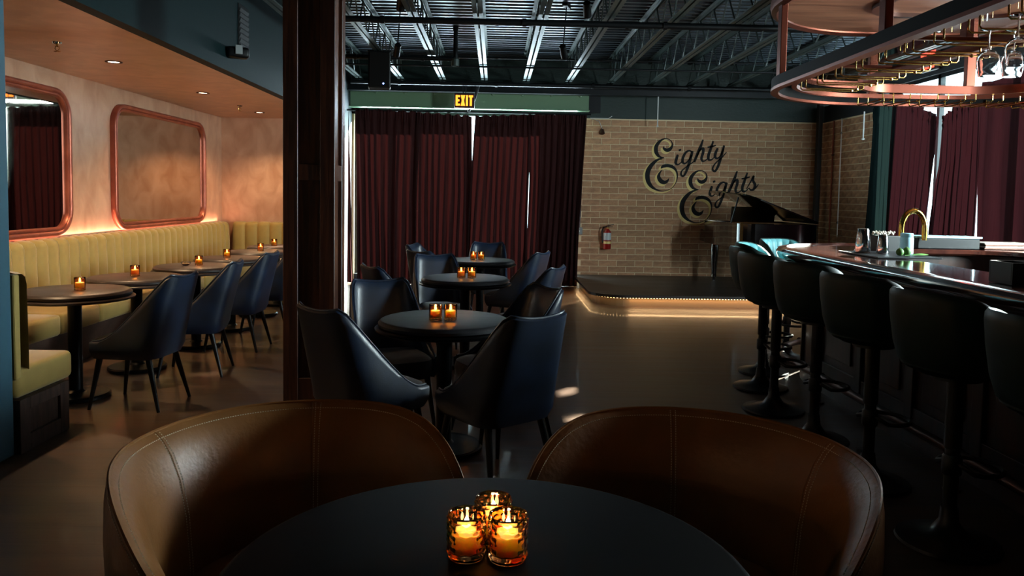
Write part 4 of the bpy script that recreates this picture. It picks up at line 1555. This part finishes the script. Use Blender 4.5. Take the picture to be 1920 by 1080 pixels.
def make_stool():
    e = empty('bar_stool')
    NU = 60

    def h_of(a):
        d = abs(math.degrees(a))
        return lerp_tab([(0, 1.10), (38, 1.10), (58, 1.09), (75, 1.055), (90, 0.99), (103, 0.915), (116, 0.86), (130, 0.84)], d)

    def P(a, r_, z):
        q = max(0, z - 0.79)
        # squarish barrel that flares upward
        s_, c_ = math.sin(a), math.cos(a)
        k = 1 / ((abs(s_) ** 2.8 + abs(c_) ** 2.8) ** (1 / 2.8))
        return (0.96 * r_ * k * s_, -r_ * k * c_ - q * 0.10 * max(0, c_), z)
    rows, rin = [], []
    for i in range(NU + 1):
        a = R(-128 + 256 * i / NU)
        h = (h_of(a) + h_of(a - 0.08) + h_of(a + 0.08)) / 3
        ro = []
        for t, rr in ((0, 0.13), (0.05, 0.18), (0.15, 0.212), (0.35, 0.228), (0.65, 0.237), (0.9, 0.239), (0.97, 0.236)):
            ro.append(P(a, rr, 0.742 + (h - 0.742) * t))
        ro.append(P(a, 0.226, h + 0.004))
        ro += [P(a, 0.214, h - 0.004), P(a, 0.208, 0.79 + (h - 0.79) * 0.5), P(a, 0.20, 0.775)]
        rows.append(ro)
    m_ = MB()
    V = m_.grid(rows, closed_v=False)
    m_.bm.faces.new(V[0])
    m_.bm.faces.new(V[-1][::-1])
    m_.build('outer_shell', 'teal_leather', e, True, 60)
    m_ = MB()
    rows = []
    NR = 132
    for i in range(NR + 1):
        a = R(-112 + 224 * i / NR)
        h = (h_of(a) + h_of(a - 0.08) + h_of(a + 0.08)) / 3 - 0.004
        rib = 0.010 * abs(math.sin(a * 11.0)) ** 0.7
        r = []
        for t, rr in ((0, 0.197), (0.3, 0.195), (0.6, 0.197), (0.88, 0.201), (0.97, 0.207), (1.0, 0.217)):
            r.append(P(a, rr - rib * (1 if t < 0.95 else 0.5), 0.80 + (h - 0.80) * t))
        rows.append(r)
    m_.grid(rows)
    m_.build('ribbed_back_pad', 'teal_ribbed', e, True, 80)
    MB().lathe([(0, 0.745), (0.16, 0.745), (0.2, 0.775), (0.206, 0.81), (0.19, 0.832), (0.12, 0.842), (0, 0.844)], 32).build('seat', 'teal_leather', e, True)
    MB().lathe([(0.1, 0.745), (0.1, 0.72), (0.035, 0.71), (0.035, 0.42), (0.029, 0.415), (0.029, 0.08)], 16).build('post', 'black_wood', e, True)
    MB().lathe([(0.034, 0.16), (0.04, 0.10), (0.07, 0.055), (0.14, 0.03), (0.205, 0.016), (0.21, 0.004), (0.0, 0.0)], 32).build('trumpet_base', 'black_wood', e, True)
    m_ = MB()
    pts = []
    for k in range(17):
        a = R(-130 + 260 * k / 16)
        pts.append((0.13 * math.sin(a), 0.10 + 0.11 * math.cos(a) * 1.1, 0.33))
    m_.tube([(0.02, 0.0, 0.36)] + pts[::-1] + [(-0.02, 0.0, 0.36)], 0.011, 8)
    m_.lathe([(0.032, 0.30), (0.04, 0.31), (0.04, 0.38), (0.032, 0.39)], 14)
    m_.build('footrest', 'black_wood', e, True)
    return e


ST = make_stool()
gs = 'teal bar stools around the bar'
stools = [(1.97, 2.52, 1, 0.05, 'teal bar stool at the right picture edge, nearest the camera'),
          (1.98, 3.20, 0.95, 0.25, 'teal bar stool second from the right picture edge'),
          (1.967, 3.90, 0.9, 0.35, 'teal bar stool third from the right picture edge'),
          (1.972, 4.60, 0.86, 0.42, 'teal bar stool fourth from the right picture edge, beside the bar bend'),
          (1.962, 5.25, 0.92, 0.22, 'teal bar stool fifth from the right picture edge with base in view'),
          (2.09, 5.88, 0.98, 0.02, 'teal bar stool sixth from the right picture edge, before the piano'),
          (2.30, 6.42, 0.93, -0.42, 'teal bar stool with ribbed back facing forward, left of the bar end'),
          (2.72, 7.02, 0.42, -0.9, 'teal bar stool with ribbed back farthest round the bar end')]
for i, (x, y, dx, dy, lab) in enumerate(stools):
    s_ = ST if i == 0 else copy_tree(ST)
    s_.location = (x, y, 0)
    s_.rotation_euler = (0, 0, face_rz(dx, dy))
    tag(s_, lab, 'bar stool', gs)

# ------------------------------------------------------------------ overhead glass rack and canopy
rack = thing('glass_rack', 'rounded copper overhead rack frame hanging above the bar', 'rack', (0, 0, 0))
ZR = 2.40
RO = 0.10


def rloft(prof, name, m, parent, sm=True):
    return loft([(o_ + RO, z_) for o_, z_ in prof], name, m, parent, sm)


rloft([(0.0, ZR - 0.03), (0.0, ZR + 0.05), (-0.03, ZR + 0.055), (-0.05, ZR + 0.05), (-0.05, ZR - 0.03), (-0.03, ZR - 0.035)], 'outer_rail', 'rail_dark', rack)
rloft([(0.004, ZR - 0.05), (0.004, ZR - 0.028), (-0.056, ZR - 0.028), (-0.056, ZR - 0.05)], 'rail_trim', 'copper_metal', rack)
rloft([(-0.16, ZR + 0.0), (-0.16, ZR + 0.035), (-0.20, ZR + 0.035), (-0.20, ZR + 0.0)], 'middle_rail', 'copper_metal', rack)
rloft([(-0.66, ZR - 0.02), (-0.66, ZR + 0.045), (-0.70, ZR + 0.045), (-0.70, ZR - 0.02)], 'inner_rail', 'copper_metal', rack)
rloft([(-0.05, ZR + 0.058), (-0.05, ZR + 0.068), (-0.66, ZR + 0.068), (-0.66, ZR + 0.058)], 'glass_shelf', 'smoked_glass', rack, False)
ZCAN = 3.0
post_xy = [(BX0 - RO + 0.03, 6.08, 0), (BX0 - RO + 0.03, 4.45, 0), (BX0 - RO + 0.03, 2.8, 0), (3.45, BY1 + RO - 0.03, 90), (BX1 + RO - 0.03, 5.0, 0),
           (2.98, 4.9, 0), (3.95, 6.43, 90)]
for (x, y, a) in post_xy:
    m_ = MB().box((x, y, (ZR + ZCAN) / 2 + 0.03), (0.05, 0.075, ZCAN - ZR - 0.03) if a == 0 else (0.075, 0.05, ZCAN - ZR - 0.03), 0.004)
    m_.build('hanger_post', 'copper_metal', rack)
for yy in [2.6, 3.6, 4.6, 5.6]:
    MB().box((BX0 - RO + 0.35, yy, ZR + 0.045), (0.62, 0.03, 0.02)).build('cross_bar', 'copper_metal', rack)

can = thing('canopy', 'rounded wood canopy panel suspended above the glass rack', 'canopy', (0, 0, 0))
rloft([(-0.02, ZCAN - 0.02), (0.02, ZCAN + 0.0), (0.03, ZCAN + 0.05), (0.02, ZCAN + 0.11), (-0.04, ZCAN + 0.13), (-0.08, ZCAN + 0.05), (-0.06, ZCAN - 0.0)], 'rim', 'copper_metal', can)
m_ = MB()
a = rt(RO - 0.06, ZCAN + 0.012)
b = rt(RO - 0.06, ZCAN + 0.09)
m_.bm.faces.new([m_.bm.verts.new(q) for q in a][::-1])
m_.bm.faces.new([m_.bm.verts.new(q) for q in b])
m_.build('wood_panel', 'canopy_wood', can)
rloft([(-0.74, ZCAN - 0.02), (-0.74, ZCAN + 0.03), (-0.80, ZCAN + 0.03), (-0.80, ZCAN - 0.02)], 'inner_trim', 'bronze', can)
for (x, y) in ((2.6, 5.2), (2.6, 2.0), (4.7, 5.2), (4.7, 2.0)):
    MB().cyl((x, y, ZCAN + 0.08), (x, y, 3.30), 0.012, n=8).build('hanger_rod', 'dark_steel', can)

gh = 'brass stemware hangers under the rack'


def make_hanger():
    e = empty('stemware_hanger')
    for s_ in (-1, 1):
        y = 0.045 * s_
        MB().tube([(0.0, y, 0.07), (0.0, y, 0.012), (0.012, y, 0.0), (0.44, y, 0.0), (0.45, y, 0.012), (0.45, y, 0.05)], 0.0055, 6).build('wire', 'brass', e, True)
        MB().lathe([(0, -0.012), (0.011, -0.006), (0.011, 0.006), (0, 0.012)], 8, (0.40, y, 0.0)).build('end_stop', 'brass', e, True)
    return e


H0 = make_hanger()
k = 0
for i in range(12):
    y = 6.0 - i * 0.306
    h = H0 if k == 0 else copy_tree(H0)
    h.location = (BX0 - RO + 0.18, y, ZR - 0.068)
    tag(h, 'brass stemware hanger on the long rack side, %s from the far end' % ords[k], 'hanger', gh)
    k += 1
for i in range(7):
    h = copy_tree(H0)
    h.location = (3.30 + i * 0.235, BY1 + RO - 0.18, ZR - 0.068)
    h.rotation_euler = (0, 0, R(-90))
    tag(h, 'brass stemware hanger on the far rack end, %s from the left' % ords[i], 'hanger', gh)


def make_wine():
    e = empty('wine_glass')
    MB().lathe([(0, 0.004), (0.036, 0.0), (0.036, -0.002), (0.006, -0.008), (0.004, -0.02), (0.0036, -0.085), (0.006, -0.092)], 20).build('stem', 'clear_glass', e, True)
    MB().lathe([(0.006, -0.092), (0.03, -0.103), (0.044, -0.125), (0.047, -0.15), (0.042, -0.19), (0.037, -0.215), (0.036, -0.215), (0.040, -0.19), (0.0455, -0.15), (0.042, -0.126), (0.028, -0.106), (0, -0.098)], 28).build('bowl', 'clear_glass', e, True)
    return e


W0 = make_wine()
wgl = [(2.46, 3.858, 'upside-down wine glass hanging alone at the left of the rack group'), (2.585, 3.858, 'upside-down wine glass hanging second on the same brass hanger'),
       (2.40, 3.552, 'upside-down wine glass on the next nearer hanger'), (2.55, 3.552, 'upside-down wine glass at the right picture edge on the nearer hanger')]
for i, (x, y, lab) in enumerate(wgl):
    g_ = W0 if i == 0 else copy_tree(W0)
    g_.location = (x, y, ZR - 0.060)
    g_.scale = (1.12, 1.12, 1.08)
    tag(g_, lab, 'wine glass', 'hanging wine glasses')

# ------------------------------------------------------------------ things on the bar
ZB = 1.0715
tag(MB().box((2.90, 5.60, ZB + 0.006), (0.46, 0.62, 0.011), 0.003, None).build('bar_mat', 'mat_rubber'), 'dark rubber bar mat under the shakers', 'mat')
zb2 = ZB + 0.0125
for (x, y, s_, lab) in ((2.76, 5.70, 1.0, 'tall steel cocktail shaker tin on the bar mat'), (2.86, 5.60, 0.78, 'shorter steel cocktail tin on the bar mat')):
    e = thing('shaker_tin', lab, 'shaker', (x, y, zb2), 0, 'steel shaker tins')
    MB().lathe([(0, 0), (0.054 * s_, 0), (0.056 * s_, 0.006), (0.042 * s_, 0.175 * s_), (0.040 * s_, 0.18 * s_), (0, 0.18 * s_)], 28).build('tin_body', 'chrome', e, True)
    MB().lathe([(0.0535 * s_, 0.002), (0.0575 * s_, 0.005), (0.0535 * s_, 0.008)], 28).build('rolled_rim', 'chrome', e, True)
e = thing('storage_jar', 'pale blue plastic jar standing on the bar mat', 'jar', (3.06, 5.64, zb2))
MB().lathe([(0, 0), (0.044, 0), (0.047, 0.005), (0.047, 0.115), (0.042, 0.125)], 28).build('jar_body', 'jar_blue', e, True)
MB().lathe([(0.042, 0.122), (0.044, 0.126), (0.044, 0.150), (0.040, 0.154), (0, 0.154)], 28).build('jar_lid', 'jar_cap', e, True)
e = thing('garnish_bin', 'black box topped with small pale beads behind the jar', 'container', (3.08, 6.02, ZB), R(10))
MB().box((0, 0, 0.065), (0.20, 0.14, 0.13), 0.008).build('bin_body', 'black_plastic', e)
m_ = MB()
for i in range(60):
    bmesh.ops.create_icosphere(m_.bm, subdivisions=1, radius=0.009, matrix=Matrix.Translation((random.uniform(-0.085, 0.085), random.uniform(-0.055, 0.055), 0.138 + random.uniform(0, 0.022))))
o = m_.build('bead_filling', 'pearl', e)
o['kind'] = 'stuff'
for (x, y, r_, lab) in ((2.96, 5.45, 0.030, 'green lime lying in front of the pale blue jar'), (2.90, 5.43, 0.027, 'green lime left of the other lime on the bar mat')):
    e = thing('lime', lab, 'lime', (x, y, zb2), random.uniform(0, 3), 'limes on the bar mat')
    MB().lathe([(0, 0), (r_ * 0.6, r_ * 0.12), (r_ * 0.95, r_ * 0.6), (r_, r_), (r_ * 0.9, r_ * 1.45), (r_ * 0.5, r_ * 1.85), (0.004, r_ * 2.0), (0, r_ * 2.06)], 16).build('lime_body', 'leaf_green', e, True)
    MB().lathe([(0, r_ * 2.02), (0.004, r_ * 2.04), (0.003, r_ * 2.1), (0, r_ * 2.12)], 8).build('stem_end', 'lime_flesh', e)
e = thing('herb_leaf', 'flat green leaf lying on the bar mat by the jar', 'leaf', (3.05, 5.44, zb2), 0.4)
m_ = MB()
m_.grid([[(-0.10 + 0.2 * i / 8, 0.028 * math.sin(PI * i / 8) * s2, 0.006 + 0.012 * math.sin(PI * i / 8) * (1 - abs(s2))) for s2 in (-1, 0, 1)] for i in range(9)])
m_.build('leaf_blade', 'leaf_green', e, True, recalc=False)
MB().cyl((-0.10, 0, 0.006), (-0.14, 0.01, 0.004), 0.003, n=6).build('leaf_stalk', 'leaf_green', e)
e = thing('faucet', 'polished gold gooseneck faucet rising behind the bar', 'faucet', (3.56, 6.47, 1.07), 0.0)
pts = [(-0.10, 0, 0.0)] + [(-0.10, 0, 0.12)] + [(-0.10 * math.cos(R(180 * k / 16)), 0, 0.175 + 0.15 * math.sin(R(180 * k / 16))) for k in range(17)] + [(0.10, 0, 0.10)]
MB().tube(pts, 0.024, 14).build('spout', 'gold', e, True)
MB().lathe([(0.035, 0), (0.035, 0.015), (0.022, 0.025)], 18, (-0.10, 0, 0)).build('collar', 'gold', e, True)
MB().cyl((0.10, 0, 0.105), (0.10, 0, 0.075), 0.022, n=14).build('aerator', 'gold', e, True)
e = thing('serving_box', 'long black box with a pale lid on the far bar end', 'box', (3.90, 6.62, ZB), 0.0)
MB().box((0, 0, 0.045), (0.54, 0.22, 0.09), 0.006).build('box_body', 'black_plastic', e)
MB().box((0, 0, 0.099), (0.57, 0.24, 0.016), 0.004).build('lid', 'jar_blue', e)
e = thing('menu_stack', 'stack of pale menu cards at the right end of the far bar', 'menus', (4.42, 6.62, ZB), 0.0)
for k2 in range(4):
    MB().box((random.uniform(-0.01, 0.01), 0, 0.008 + k2 * 0.0145), (0.42, 0.24, 0.013), 0.002).build('menu_card', 'card' if k2 % 2 else 'bronze', e)
e = thing('napkin_caddy', 'black napkin caddy on the bar at the right picture edge', 'caddy', (2.64, 3.76, ZB), 0.0)
MB().box((0, 0, 0.008), (0.24, 0.18, 0.014), 0.003).build('caddy_base', 'black_plastic', e)
for (cx, cy, dx, dy) in ((0, -0.085, 0.24, 0.01), (0, 0.085, 0.24, 0.01), (-0.115, 0, 0.01, 0.16), (0.115, 0, 0.01, 0.16), (0.0, 0, 0.008, 0.16)):
    MB().box((cx, cy, 0.06), (dx, dy, 0.10), 0.002).build('caddy_wall', 'black_plastic', e)
MB().cyl((0.06, 0.0, 0.015), (0.06, 0.0, 0.13), 0.02, 0.018, n=12).build('holder_tube', 'grey_plastic', e, True)
